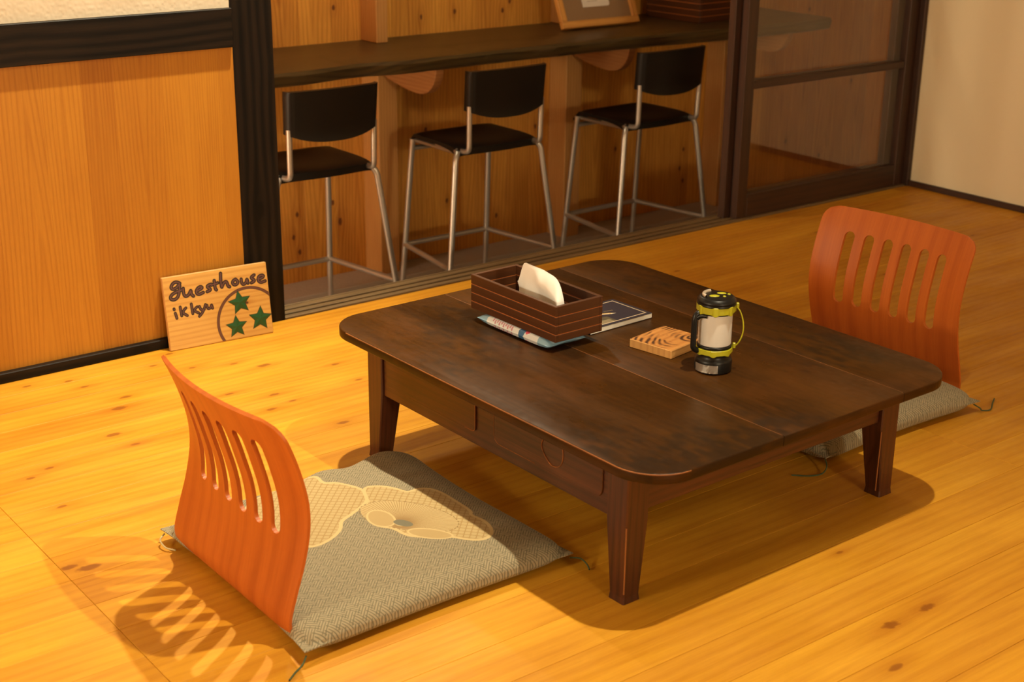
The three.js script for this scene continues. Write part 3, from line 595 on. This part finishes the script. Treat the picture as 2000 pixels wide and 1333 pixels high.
// ------------------------------------------------------------------ legless bentwood chairs
const chairTex = woodTex(1024, 512, 0.8, 0.45, { light: [186, 97, 34], dark: [144, 63, 18], rings: 24, ringAmp: 0.22, fib: 0.18, blotch: 0.55, warp: 0.03 });
const mChair = mat({ map: chairTex, roughness: 0.42, specularIntensity: 0.6 });
const mChairEdge = mat({ map: chairTex, roughness: 0.35, color: col(0.85, 0.62, 0.5) });
function chairShell() {
  // profile of the sheet in (x, y): seat plate under the cushion, bend, lumbar bulge, leaning top. Sitter faces +x.
  const pr = new THREE.CatmullRomCurve3([[0.3, 0.0075], [0.18, 0.006], [0.06, 0.006], [0.022, 0.0075], [0.004, 0.022], [0.0, 0.045], [0.012, 0.09], [0.031, 0.15], [0.042, 0.205], [0.042, 0.25], [0.032, 0.3], [0.016, 0.35], [-0.006, 0.402]].map(([x, y]) => V(x, y, 0)), false, 'centripetal');
  const NS = 90, NW = 36, T = 0.0078, W = 0.432, len = pr.getLength(), R = 0.035, P = [], U = [], I = [];
  const id = (s, w, k) => (k * (NS + 1) + s) * (NW + 1) + w;
  for (let k = 0; k < 2; k++) for (let s = 0; s <= NS; s++) {
    const c = pr.getPointAt(s / NS), tg = pr.getTangentAt(s / NS), nx = tg.y, ny = -tg.x, d = (1 - s / NS) * len;
    let hw = W / 2; if (d < R) hw = W / 2 - R + Math.sqrt(Math.max(0, R * R - (R - d) ** 2)); hw = Math.max(hw, W / 2 - R + 0.001);
    const up = sst(0.06, 0.3, c.y);
    for (let w = 0; w <= NW; w++) {
      const q = w / NW * 2 - 1, z = q * hw;
      const bow = -0.03 * (1 - (z / (W / 2)) ** 2) * up;      // hollow across the back
      const o = (k ? -1 : 1) * T / 2 * (1 - 0.3 * Math.pow(Math.abs(q), 30));
      P.push(c.x + bow + nx * o, c.y + ny * o, z); U.push(s / NS * len, z + W / 2);
    }
  }
  for (let k = 0; k < 2; k++) for (let s = 0; s < NS; s++) for (let w = 0; w < NW; w++) { const q = [id(s, w, k), id(s, w + 1, k), id(s + 1, w + 1, k), id(s + 1, w, k)]; I.push(...(k ? [q[0], q[1], q[2], q[0], q[2], q[3]] : [q[0], q[2], q[1], q[0], q[3], q[2]])); }
  const rim = []; for (let w = 0; w < NW; w++) rim.push([0, w]); for (let s = 0; s < NS; s++) rim.push([s, NW]); for (let w = NW; w > 0; w--) rim.push([NS, w]); for (let s = NS; s > 0; s--) rim.push([s, 0]);
  for (let i = 0; i < rim.length; i++) { const a = rim[i], b = rim[(i + 1) % rim.length]; const p = id(...a, 0), q = id(...b, 0), r = id(...a, 1), t = id(...b, 1); I.push(p, q, r, q, t, r); }
  let g = new THREE.BufferGeometry(); g.setAttribute('position', new THREE.Float32BufferAttribute(P, 3)); g.setAttribute('uv', new THREE.Float32BufferAttribute(U, 2)); g.setIndex(I);
  // make sure the faces look outward
  { const p = g.attributes.position; let vol = 0; const a = V(), b = V(), c = V(); for (let i = 0; i < I.length; i += 3) { a.fromBufferAttribute(p, I[i]); b.fromBufferAttribute(p, I[i + 1]); c.fromBufferAttribute(p, I[i + 2]); vol += a.dot(b.cross(c)); } if (vol < 0) { for (let i = 0; i < I.length; i += 3) [I[i + 1], I[i + 2]] = [I[i + 2], I[i + 1]]; g.setIndex(I); } }
  g = toCreasedNormals(g, 0.8);
  let A = new Brush(g); A.updateMatrixWorld();
  const ev = new Evaluator(); ev.useGroups = false; ev.attributes = ['position', 'normal', 'uv'];
  for (let i = 0; i < 6; i++) {
    const s = new THREE.Shape(), r = 0.0138, z = (i - 2.5) * 0.0528, y0 = 0.184, y1 = 0.335;
    s.absarc(z, y1, r, 0, Math.PI, false); s.absarc(z, y0, r, Math.PI, Math.PI * 2, false); s.closePath();
    const e = new THREE.ExtrudeGeometry(s, { depth: 0.3, bevelEnabled: false, curveSegments: 10 }); e.rotateY(-Math.PI / 2); e.translate(0.15, 0, 0);
    const B = new Brush(e.index ? e : e); B.updateMatrixWorld(); A = ev.evaluate(A, B, SUBTRACTION); A.updateMatrixWorld();
  }
  const out = A.geometry; const go = new THREE.BufferGeometry(); for (const n of ['position', 'normal', 'uv']) go.setAttribute(n, out.attributes[n].clone()); if (out.index) go.setIndex(out.index.clone());
  return go;
}
{
  const g = chairShell();
  const a = thing('floor_chair', 'orange bentwood legless floor chair seen from behind, on the left', 'chair', [-0.824, 0, 1.268], 0, 'legless floor chairs');
  part('shell', g, mChair, a);
  const b = thing('floor_chair', 'orange bentwood legless floor chair facing the table from the right', 'chair', [0.985, 0, 1.262], Math.PI + 0.06, 'legless floor chairs');
  part('shell', g, mChair, b);
}

// ------------------------------------------------------------------ guesthouse sign
{
  const W = 0.287, H = 0.192, T = 0.012;
  const t = thing('wooden_sign', 'carved wooden guesthouse sign with three green stars leaning on the post', 'sign', [-0.2215, 0, 0.057], -0.085);
  const cv = document.createElement('canvas'); cv.width = 1200; cv.height = 800; const c = cv.getContext('2d');
  // board grain
  const gr = woodTex(600, 400, 0.287, 0.192, { light: [204, 160, 84], dark: [166, 110, 44], rings: 70, ringAmp: 0.3, fib: 0.2, blotch: 0.4, warp: 0.008, sharp: 2.6, knots: [[0.222, 0.1, 0.006, 0.004]] });
  const im = c.createImageData(600, 400); im.data.set(gr.image.data); const tmp = document.createElement('canvas'); tmp.width = 600; tmp.height = 400; tmp.getContext('2d').putImageData(im, 0, 0); c.drawImage(tmp, 0, 0, 1200, 800);
  const kx = 1.2, ky = 0.8; c.lineCap = 'round'; c.lineJoin = 'round';
  const L = { g: [[[157, 100], [129, 67], [89, 89], [68, 141], [87, 172], [127, 150], [157, 100], [147, 194], [128, 280], [91, 315], [56, 300], [54, 260], [90, 218], [168, 193]]], u: [[[183, 178], [178, 254], [196, 297], [231, 274], [254, 209], [250, 273], [270, 304]]], e: [[[302, 245], [339, 231], [365, 209], [345, 187], [312, 211], [298, 266], [322, 298], [366, 277]]], s: [[[450, 182], [418, 187], [409, 213], [432, 236], [438, 263], [404, 274]]], t: [[[483, 139], [482, 255], [494, 271]], [[451, 195], [514, 179]]], h: [[[552, 54], [544, 167], [547, 259], [556, 222], [580, 179], [603, 180], [609, 249], [624, 259]]], o: [[[689, 168], [664, 179], [655, 216], [671, 248], [700, 240], [713, 204], [689, 168]]], u2: [[[744, 180], [743, 238], [763, 263], [790, 237], [801, 182], [806, 250]]], s2: [[[875, 151], [847, 167], [844, 193], [869, 212], [872, 239], [840, 253]]], e2: [[[908, 219], [949, 213], [971, 186], [949, 167], [914, 184], [908, 241], [933, 274], [978, 259]]], i: [[[74, 435], [75, 446]], [[81, 496], [90, 568]]], k: [[[133, 424], [138, 547]], [[185, 449], [139, 498], [190, 556]]], k2: [[[240, 407], [244, 544]], [[292, 460], [248, 497], [300, 548]]], y: [[[313, 459], [324, 521], [356, 510]], [[373, 449], [349, 534], [303, 595]]], u3: [[[386, 462], [388, 505], [404, 515], [424, 495], [430, 458], [437, 515]]] };
  const stroke = (q) => { c.beginPath(); const p = q.map(([x, y]) => [x * kx, y * ky]); c.moveTo(...p[0]); if (p.length === 2) c.lineTo(...p[1]); else { for (let i = 1; i < p.length - 1; i++) { const m = [(p[i][0] + p[i + 1][0]) / 2, (p[i][1] + p[i + 1][1]) / 2]; c.quadraticCurveTo(p[i][0], p[i][1], m[0], m[1]); } c.lineTo(...p[p.length - 1]); } c.stroke(); };
  const big = ['g', 'u', 'e', 's', 't', 'h', 'o', 'u2', 's2', 'e2'];
  for (const [w1, colr] of [[1, '#1c0b06'], [0.36, '#5c3a36']]) for (const k in L) { c.strokeStyle = colr; c.lineWidth = (big.includes(k) ? 40 : 34) * w1; L[k].forEach(stroke); }
  const cx = 0.224 / W * 1200, cy = 0.148 / H * 800, rad = 0.088 / W * 1200;
  for (const [w, s] of [[33, '#2e170d'], [25, '#5f3b30']]) { c.strokeStyle = s; c.lineWidth = w; c.beginPath(); c.arc(cx, cy, rad, 0, 7); c.stroke(); }
  const tx = new THREE.CanvasTexture(cv); tx.colorSpace = THREE.SRGBColorSpace;
  const lean = -0.16;
  const B = cbox(W, H, T, 0.0012); gx(B, 0, W / 2, H / 2);
  const tilt = (g) => { g.rotateX(lean); return g; };
  const mFace = mat({ map: tx, roughness: 0.55 }), mSide = mPale;
  B.translate(0, H / 2, 0); tilt(B); part('board', B, mSide, t);
  const F = new THREE.PlaneGeometry(W - 0.0024, H - 0.0024); F.translate(0, H / 2, T / 2 + 0.0002); tilt(F); part('painted_face', F, mFace, t);
  const mGreen = mat({ color: col(0.012, 0.075, 0.022), roughness: 0.4 }), mStarEdge = mat({ color: col(0.03, 0.02, 0.012), roughness: 0.6 });
  const star = (r, d, rot) => { const P = []; const ring = []; for (let k = 0; k < 10; k++) { const a = Math.PI / 2 + k * Math.PI / 5 + rot, q = k % 2 ? r * 0.48 : r; ring.push([q * Math.cos(a), q * Math.sin(a)]); } for (let k = 0; k < 10; k++) { const a = ring[k], b = ring[(k + 1) % 10]; P.push(0, 0, d, a[0], a[1], 0, b[0], b[1], 0); } const g = new THREE.BufferGeometry(); g.setAttribute('position', new THREE.Float32BufferAttribute(P, 3)); g.computeVertexNormals(); return g; };
  [[703, 500, 0.1, 0.031], [885, 768, -0.12, 0.032], [647, 825, 0.0, 0.029]].forEach(([x, y, a, r]) => {
    const px = x / 1000 * W - W / 2, py = H - y / 1000 * H;
    const e = star(r + 0.003, 0.0006, a); e.translate(px, py, T / 2 + 0.0003); tilt(e); const m = part('star', e, mStarEdge, t); m.userData.label = 'green painted star';
    const s = star(r, 0.0022, a); s.translate(px, py, T / 2 + 0.0005); tilt(s); part('star_paint', s, mGreen, m);
  });
}

// ------------------------------------------------------------------ things on the low table
{
  const t = thing('tissue_box', 'dark brown slatted wooden tissue box on the low table', 'tissue box', [-0.012, TY + 0.024, 1.109], 0.012);
  slatBox(t, 0.126, 0.283, [0.0168, 0.0192, 0.019, 0.021], 0.008, 0.0014);
  part('floor_panel', gx(cbox(0.11, 0.004, 0.267, 0.0004), 2), mBox, t, [0, 0.003, 0]);
  const s = thing('tissue', 'white paper tissue sticking up out of the wooden tissue box', 'tissue', [-0.032, TY + 0.0293, 1.13], 0);
  // folded sheet with a soft double bend
  const n = 36, m = 36, P = [], I = [];
  for (let k = 0; k < 2; k++) for (let j = 0; j <= m; j++) for (let i = 0; i <= n; i++) {
    const u = i / n * 2 - 1, v = j / m;
    const top = 0.12 - 0.008 * (u + 0.7) - 0.05 * Math.pow(clamp(u, 0, 1), 6) - 0.05 * sst(0.62, 1, -u);
    const w = 0.082 * (1 - 0.1 * v);
    const y = v * top, z = u * w + 0.028 - 0.014 * v;
    const x = 0.006 * Math.sin(u * 3.1 + v * 1.3) * v + 0.008 * Math.sin(v * 5 + u * 2) + 0.005 * (noise(u * 3 + 5, v * 4) - 0.5) + 0.014 * v * v - 0.006 + (k ? 0.0025 + 0.011 * (1 - v) * (1 - u * u) : 0);
    P.push(x, y, z);
  }
  const id = (i, j, k) => (k * (m + 1) + j) * (n + 1) + i;
  for (let k = 0; k < 2; k++) for (let j = 0; j < m; j++) for (let i = 0; i < n; i++) { const q = [id(i, j, k), id(i + 1, j, k), id(i + 1, j + 1, k), id(i, j + 1, k)]; I.push(...(k ? [q[0], q[2], q[1], q[0], q[3], q[2]] : [q[0], q[1], q[2], q[0], q[2], q[3]])); }
  const g = new THREE.BufferGeometry(); g.setAttribute('position', new THREE.Float32BufferAttribute(P, 3)); g.setIndex(I); g.computeVertexNormals();
  part('sheet', g, mat({ color: col(0.93, 0.92, 0.9), roughness: 0.95 }), s);
}
{ // soft pack of tissues under the box
  const t = thing('tissue_pack', 'soft blue and white tissue packet squashed under the wooden box', 'tissue packet', [-0.031, TY + 0.0006, 1.118], 0.02);
  const cv = document.createElement('canvas'); cv.width = 512; cv.height = 256; const c = cv.getContext('2d');
  c.fillStyle = '#dfe6ec'; c.fillRect(0, 0, 512, 256); c.fillStyle = '#8fb8d4'; c.fillRect(0, 0, 70, 256); c.fillRect(430, 0, 82, 256);
  c.fillStyle = '#b9d2e2'; for (let k = 0; k < 12; k++) { c.beginPath(); c.ellipse(40 + k * 44, 128 + 90 * Math.sin(k * 2.1), 26, 16, k, 0, 7); c.fill(); }
  c.fillStyle = '#3f6f9d'; for (const [x, y] of [[300, 14], [318, 240], [296, 128]]) { c.beginPath(); c.ellipse(x, y, 20, 26, 0.5, 0, 7); c.fill(); }
  c.fillStyle = '#c58aa0'; for (let k = 0; k < 20; k++) { c.fillRect(110 + (k % 10) * 15, 30 + Math.floor(k / 10) * 170 + (k % 3) * 6, 9, 16); c.fillRect(110 + (k % 10) * 15, (k % 2 ? 8 : 4) + Math.floor(k / 10) * 232, 9, 14); }
  c.fillStyle = '#d8516a'; for (const [x, y] of [[342, 16], [350, 236]]) { c.beginPath(); c.arc(x, y, 13, 0, 7); c.fill(); }
  const tx = new THREE.CanvasTexture(cv); tx.colorSpace = THREE.SRGBColorSpace;
  const n = 30, X = 0.1, Z = 0.238, P = [], U = [], I = [], id = (i, j, k) => (k * (n + 1) + j) * (n + 1) + i;
  for (let k = 0; k < 2; k++) for (let j = 0; j <= n; j++) for (let i = 0; i <= n; i++) {
    const u = i / n * 2 - 1, v = j / n * 2 - 1; const f = Math.pow(Math.max(0, 1 - u ** 8), 0.5) * Math.pow(Math.max(0, 1 - v ** 6), 0.6);
    P.push(u * X / 2, (k ? 0.0115 - 0.0115 * f : 0.0115 + 0.0118 * f) + 0.0, v * Z / 2 * (1 - 0.05 * (1 - Math.abs(u)) * Math.abs(v))); U.push(v * 0.5 + 0.5, u * 0.5 + 0.5);
  }
  for (let k = 0; k < 2; k++) for (let j = 0; j < n; j++) for (let i = 0; i < n; i++) { const q = [id(i, j, k), id(i + 1, j, k), id(i + 1, j + 1, k), id(i, j + 1, k)]; I.push(...(k ? [q[0], q[1], q[2], q[0], q[2], q[3]] : [q[0], q[2], q[1], q[0], q[3], q[2]])); }
  const g = new THREE.BufferGeometry(); g.setAttribute('position', new THREE.Float32BufferAttribute(P, 3)); g.setAttribute('uv', new THREE.Float32BufferAttribute(U, 2)); g.setIndex(I); g.computeVertexNormals();
  part('wrapper', g, mat({ map: tx, roughness: 0.3 }), t);
}
{ // book
  const t = thing('book', 'navy blue paperback with a cream border line beside the tissue box', 'book', [0.148, TY + 0.0006, 1.141], 0.04);
  const W = 0.182, D = 0.124, H = 0.0115;
  part('pages', cbox(W - 0.001, H - 0.0016, D - 0.001, 0.0003), mat({ color: col(0.8, 0.76, 0.68), roughness: 0.9 }), t, [0, H / 2, 0]);
  const cv = document.createElement('canvas'); cv.width = 768; cv.height = 512; const c = cv.getContext('2d');
  c.fillStyle = '#2b2a38'; c.fillRect(0, 0, 768, 512);
  c.fillStyle = '#57503f'; c.fillRect(40, 330, 330, 140); c.fillStyle = '#8a7d63'; c.fillRect(40, 395, 300, 75);
  c.strokeStyle = '#cbb79c'; c.lineWidth = 12; c.strokeRect(42, 40, 684, 432);
  c.save(); c.translate(400, 270); c.rotate(0.38); c.fillStyle = '#b98b3d'; c.beginPath(); c.moveTo(-150, -16); c.lineTo(60, -20); c.lineTo(110, 0); c.lineTo(60, 18); c.lineTo(-150, 12); c.fill(); c.fillStyle = '#efe6d2'; c.fillRect(-140, -2, 190, 13); c.beginPath(); c.moveTo(55, -4); c.lineTo(120, 2); c.lineTo(60, 16); c.fill(); c.restore();
  c.fillStyle = '#8d7a58'; for (let k = 0; k < 6; k++) c.fillRect(440 + k * 17, 212 + k * 3, 11, 14);
  const tx = new THREE.CanvasTexture(cv); tx.colorSpace = THREE.SRGBColorSpace;
  const mNavy = mat({ color: col(0.024, 0.023, 0.038), roughness: 0.45 });
  part('back_cover', cbox(W, 0.0008, D, 0.0002), mNavy, t, [0, 0.0004, 0]);
  const f = part('front_cover', cbox(W, 0.0008, D, 0.0002), mNavy, t, [0, H - 0.0004, 0]);
  part('spine', cbox(0.0008, H, D, 0.0002), mNavy, t, [-W / 2 - 0.0004, H / 2, 0]);
  const pg = new THREE.PlaneGeometry(W - 0.001, D - 0.001); pg.rotateX(-Math.PI / 2); part('cover_print', pg, mat({ map: tx, roughness: 0.4 }), f, [0, 0.0005, 0]);
}
{ // square wooden coaster with scorched grain
  const t = thing('wooden_coaster', 'square scorched-grain wooden coaster next to the lantern', 'coaster', [0.1435, TY + 0.0004, 1.35], 0.17);
  const tx = woodTex(512, 512, 0.13, 0.13, { light: [202, 142, 74], dark: [150, 88, 36], rings: 60, ringAmp: 0.3, fib: 0.2, blotch: 0.3, extra: (c, x, y) => {
    const d = Math.hypot((x - 0.1) * 1.0, (y - 0.02) * 1.5) + 0.018 * (noise(x * 35, y * 30) - 0.5); const s = 0.5 + 0.5 * Math.sin(d * 420 + 9 * noise(x * 26, y * 18)); const k = Math.pow(s, 1.6) * sst(0.28, 0.62, noise(x * 24 + 7, y * 15) * 0.7 + 0.3 * noise(x * 90, y * 90));
    return lerpc(c, [70, 40, 18], clamp(k * 1.1) * sst(0.18, 0.5, noise(x * 38 + 2, y * 22 + 9))); } });
  const m = mat({ map: tx, roughness: 0.5 });
  const B = cbox(0.116, 0.018, 0.106, 0.0012); gx(B, 0, 0.058, 0.053);
  part('block', B, mPale, t, [0, 0.009, 0]);
  const f = new THREE.PlaneGeometry(0.1136, 0.1036); f.rotateX(-Math.PI / 2); const uv = f.attributes.uv; for (let k = 0; k < 4; k++) uv.setXY(k, uv.getX(k) * 0.1136, uv.getY(k) * 0.1036);
  part('scorched_top', f, m, t, [0, 0.0182, 0]);
}
{ // camping lantern
  const t = thing('camping_lantern', 'black and yellow camping lantern with white globe on the low table', 'lantern', [0.124, TY + 0.0004, 1.5], -0.66);
  const mBk = mat({ color: col(0.008, 0.0075, 0.007), roughness: 0.35, specularIntensity: 0.6 }), mYe = mat({ color: col(0.42, 0.4, 0.012), roughness: 0.4 });
  const mGl = mat({ color: col(0.82, 0.78, 0.74), roughness: 0.3, transmission: 0.2, thickness: 0 });
  part('base', lathe([[0, 0], [0.034, 0], [0.0365, 0.003], [0.0368, 0.022], [0.035, 0.027], [0.031, 0.03], [0.0305, 0.037], [0.033, 0.038], [0.033, 0.05], [0, 0.05]]), mBk, t);
  const band = (r, y0, y1, lug, nl, ph) => { // ring with bumps around it
    const n = 120, P = [], I = []; const rows = [[r - 0.006, y0], [r - 0.001, y0], [r, y0 + 0.001], [r, y1 - 0.001], [r - 0.001, y1], [r - 0.006, y1]];
    for (let i = 0; i < n; i++) { const a = i / n * 6.28319, k = lug * Math.max(0, Math.cos(a * nl + ph)) ** 1.5; for (const [q, y] of rows) P.push((q + k) * Math.cos(a), y - (y === y0 || y === y0 + 0.001 ? k * 1.0 : 0), (q + k) * Math.sin(a)); }
    for (let i = 0; i < n; i++) for (let j = 0; j < 5; j++) { const a = i * 6 + j, b = ((i + 1) % n) * 6 + j; I.push(a, a + 1, b, a + 1, b + 1, b); }
    const g = new THREE.BufferGeometry(); g.setAttribute('position', new THREE.Float32BufferAttribute(P, 3)); g.setIndex(I); return toCreasedNormals(g, 0.7);
  };
  part('lower_band', band(0.0352, 0.0385, 0.0495, 0.0022, 7, 0.4), mYe, t);
  part('lower_ring', lathe([[0.03, 0.049], [0.0345, 0.05], [0.0345, 0.0545], [0.032, 0.0565], [0.03, 0.0565]]), mBk, t);
  part('globe', lathe([[0.031, 0.055], [0.0325, 0.058], [0.0325, 0.119], [0.031, 0.122]]), mGl, t);
  part('upper_ring', lathe([[0.03, 0.119], [0.034, 0.12], [0.034, 0.126], [0.03, 0.127]]), mBk, t);
  part('upper_band', band(0.0368, 0.1225, 0.1385, 0.0028, 7, 0.4), mYe, t);
  const cap = part('cap', lathe([[0.03, 0.136], [0.0375, 0.1365], [0.0384, 0.139], [0.0362, 0.1405], [0.0382, 0.142], [0.0378, 0.1462], [0.0355, 0.148], [0.0345, 0.1505], [0.031, 0.1528], [0.016, 0.1542], [0, 0.1545]]), mBk, t);
  for (const [x, z, a, b] of [[-0.006, 0.008, 0.0105, 0.0065], [0.01, -0.01, 0.0095, 0.006], [0.013, 0.01, 0.0035, 0.0035], [0.024, -0.006, 0.0035, 0.0035]]) { const g = new THREE.SphereGeometry(1, 16, 10); g.scale(a, 0.0022, b); part('button', g, mYe, cap, [x, 0.1545 - 0.0012 * Math.hypot(x, z) / 0.02, z]); }
  const ar = []; for (let k = 0; k <= 14; k++) { const a = 2.6 + k / 14 * 1.7; ar.push([0.0255 * Math.cos(a), 0.1548, 0.0255 * Math.sin(a)]); }
  const hook = spline(ar, 0.0036, 30, 8); hook.scale(1, 1, 1); part('hang_ring', hook, mat({ color: col(0.6, 0.52, 0.42), roughness: 0.3, metalness: 0.4 }), cap);
  part('handle', tube([[-0.028, 0.121, 0.012], [-0.04, 0.121, 0.016], [-0.0435, 0.108, 0.018], [-0.0435, 0.05, 0.018], [-0.034, 0.044, 0.014]], 0.0058, 0.012, 40, 12), mBk, t);
  part('handle_guard', tube([[-0.02, 0.118, 0.026], [-0.031, 0.118, 0.02], [-0.038, 0.112, 0.018]], 0.0045, 0.008, 20, 10), mBk, t);
  part('bail_wire', spline([[0.0395, 0.131, 0.004], [0.045, 0.124, 0.006], [0.052, 0.105, 0.007], [0.054, 0.085, 0.007], [0.051, 0.068, 0.006], [0.044, 0.054, 0.004], [0.037, 0.049, 0.002]], 0.0014, 40, 8), mYe, t);
  for (const y of [0.134, 0.0515]) part('bail_lug', gx(cbox(0.006, 0.011, 0.006, 0.0012), 1), mYe, t, [y > 0.1 ? 0.0405 : 0.0385, y, 0.003]);
  // crinkled foil label round the foot
  const P = [], I = [], n = 26, m = 6; for (let j = 0; j <= m; j++) for (let i = 0; i <= n; i++) { const a = 1.45 + i / n * 1.35, r = 0.0375 + 0.0012 * noise(i * 0.9, j * 1.4 + 3); P.push(r * Math.cos(a), 0.004 + 0.0165 * j / m, r * Math.sin(a)); }
  for (let j = 0; j < m; j++) for (let i = 0; i < n; i++) { const a = j * (n + 1) + i; I.push(a, a + n + 1, a + 1, a + 1, a + n + 1, a + n + 2); }
  const fg = new THREE.BufferGeometry(); fg.setAttribute('position', new THREE.Float32BufferAttribute(P, 3)); fg.setIndex(I); fg.computeVertexNormals();
  part('foil_label', fg, mat({ color: col(0.5, 0.46, 0.42), metalness: 0.7, roughness: 0.3, side: THREE.DoubleSide }), t);
}

// ------------------------------------------------------------------ ceiling spotlights (above the picture)
const mWhite = mat({ color: col(0.75, 0.73, 0.7), roughness: 0.5 });
for (const [p, aim, cd, ang, label] of SPOTS) {
  const t = thing('ceiling_spotlight', label, 'spotlight', [p[0], CEIL, p[2]], 0);
  part('mount', lathe([[0, 0], [0.04, 0], [0.04, -0.02], [0.036, -0.024], [0, -0.024]]), mWhite, t);
  const head = part('lamp_head', lathe([[0, 0.034], [0.026, 0.034], [0.036, 0.018], [0.042, -0.01], [0.0405, -0.01], [0.034, 0.016], [0, 0.02]], 32), mWhite, t, [0, -0.055, 0]);
  const dir = V(...aim).sub(V(...p)).normalize();
  head.quaternion.setFromUnitVectors(V(0, -1, 0), dir);
  part('bulb', new THREE.SphereGeometry(0.02, 20, 14), mat({ color: 0x000000, emissive: WARM, emissiveIntensity: 6 }), head, [0, 0.0, 0]);
  const l = new THREE.SpotLight(WARM, cd, 0, ang, 1, 2); l.name = 'spot_beam';
  l.position.copy(V(0, -0.055, 0).add(dir.clone().multiplyScalar(0.032))); t.add(l);
  const tg = new THREE.Object3D(); tg.name = 'aim_point'; tg.position.set(aim[0] - p[0], aim[1] - CEIL, aim[2] - p[2]); t.add(tg); l.target = tg;
  l.castShadow = true; l.shadow.mapSize.set(2048, 2048); l.shadow.radius = 1;
}

for (const [p, h, r, cd, label] of FLOOR_LAMPS) {
  const t = thing('paper_floor_lamp', label, 'floor lamp', p, 0);
  const prof = []; for (let k = 0; k <= 40; k++) { const a = -Math.PI / 2 + 0.25 + k / 40 * (Math.PI - 0.5); prof.push([r * Math.cos(a) * (1 - 0.012 * (k & 1)), h + r * Math.sin(a) * 0.9]); }
  part('lamp_shade', lathe(prof, 40), mat({ color: col(0.8, 0.75, 0.65), roughness: 0.9, emissive: WARM, emissiveIntensity: 3 }), t);
  part('base', lathe([[0, 0.0005], [0.15, 0.0005], [0.15, 0.012], [0.02, 0.022], [0, 0.022]]), mBlack, t);
  part('pole', tube([[0, 0.02, 0], [0, h - r * 0.86, 0]], 0.009), mBlack, t);
  const l = new THREE.PointLight(WARM, cd, 0, 2); l.name = 'lamp_light'; l.position.y = h; l.castShadow = true; l.shadow.radius = 9; t.add(l);
}

{
  const [p, cd] = NOOK_BULB;
  const t = thing('nook_lamp', 'bare round bulb hanging from the nook ceiling over the stools', 'ceiling lamp', p, 0);
  part('bulb', new THREE.SphereGeometry(0.045, 24, 16), mat({ color: col(0.8, 0.75, 0.65), roughness: 0.5, emissive: WARM, emissiveIntensity: 5 }), t);
  part('socket', lathe([[0, 0.09], [0.02, 0.09], [0.022, 0.04], [0.0, 0.04]], 24), mBlack, t);
  part('cord', tube([[0, 0.088, 0], [0, 2.0 - p[1], 0]], 0.003), mBlack, t);
  const l = new THREE.PointLight(WARM, cd, 0, 2); l.name = 'bulb_light'; l.castShadow = true; l.shadow.radius = 2; t.add(l);
}

scene.traverse((o) => { if (o.isMesh) { o.castShadow = true; o.receiveShadow = true; } });
renderer.render(scene, camera);
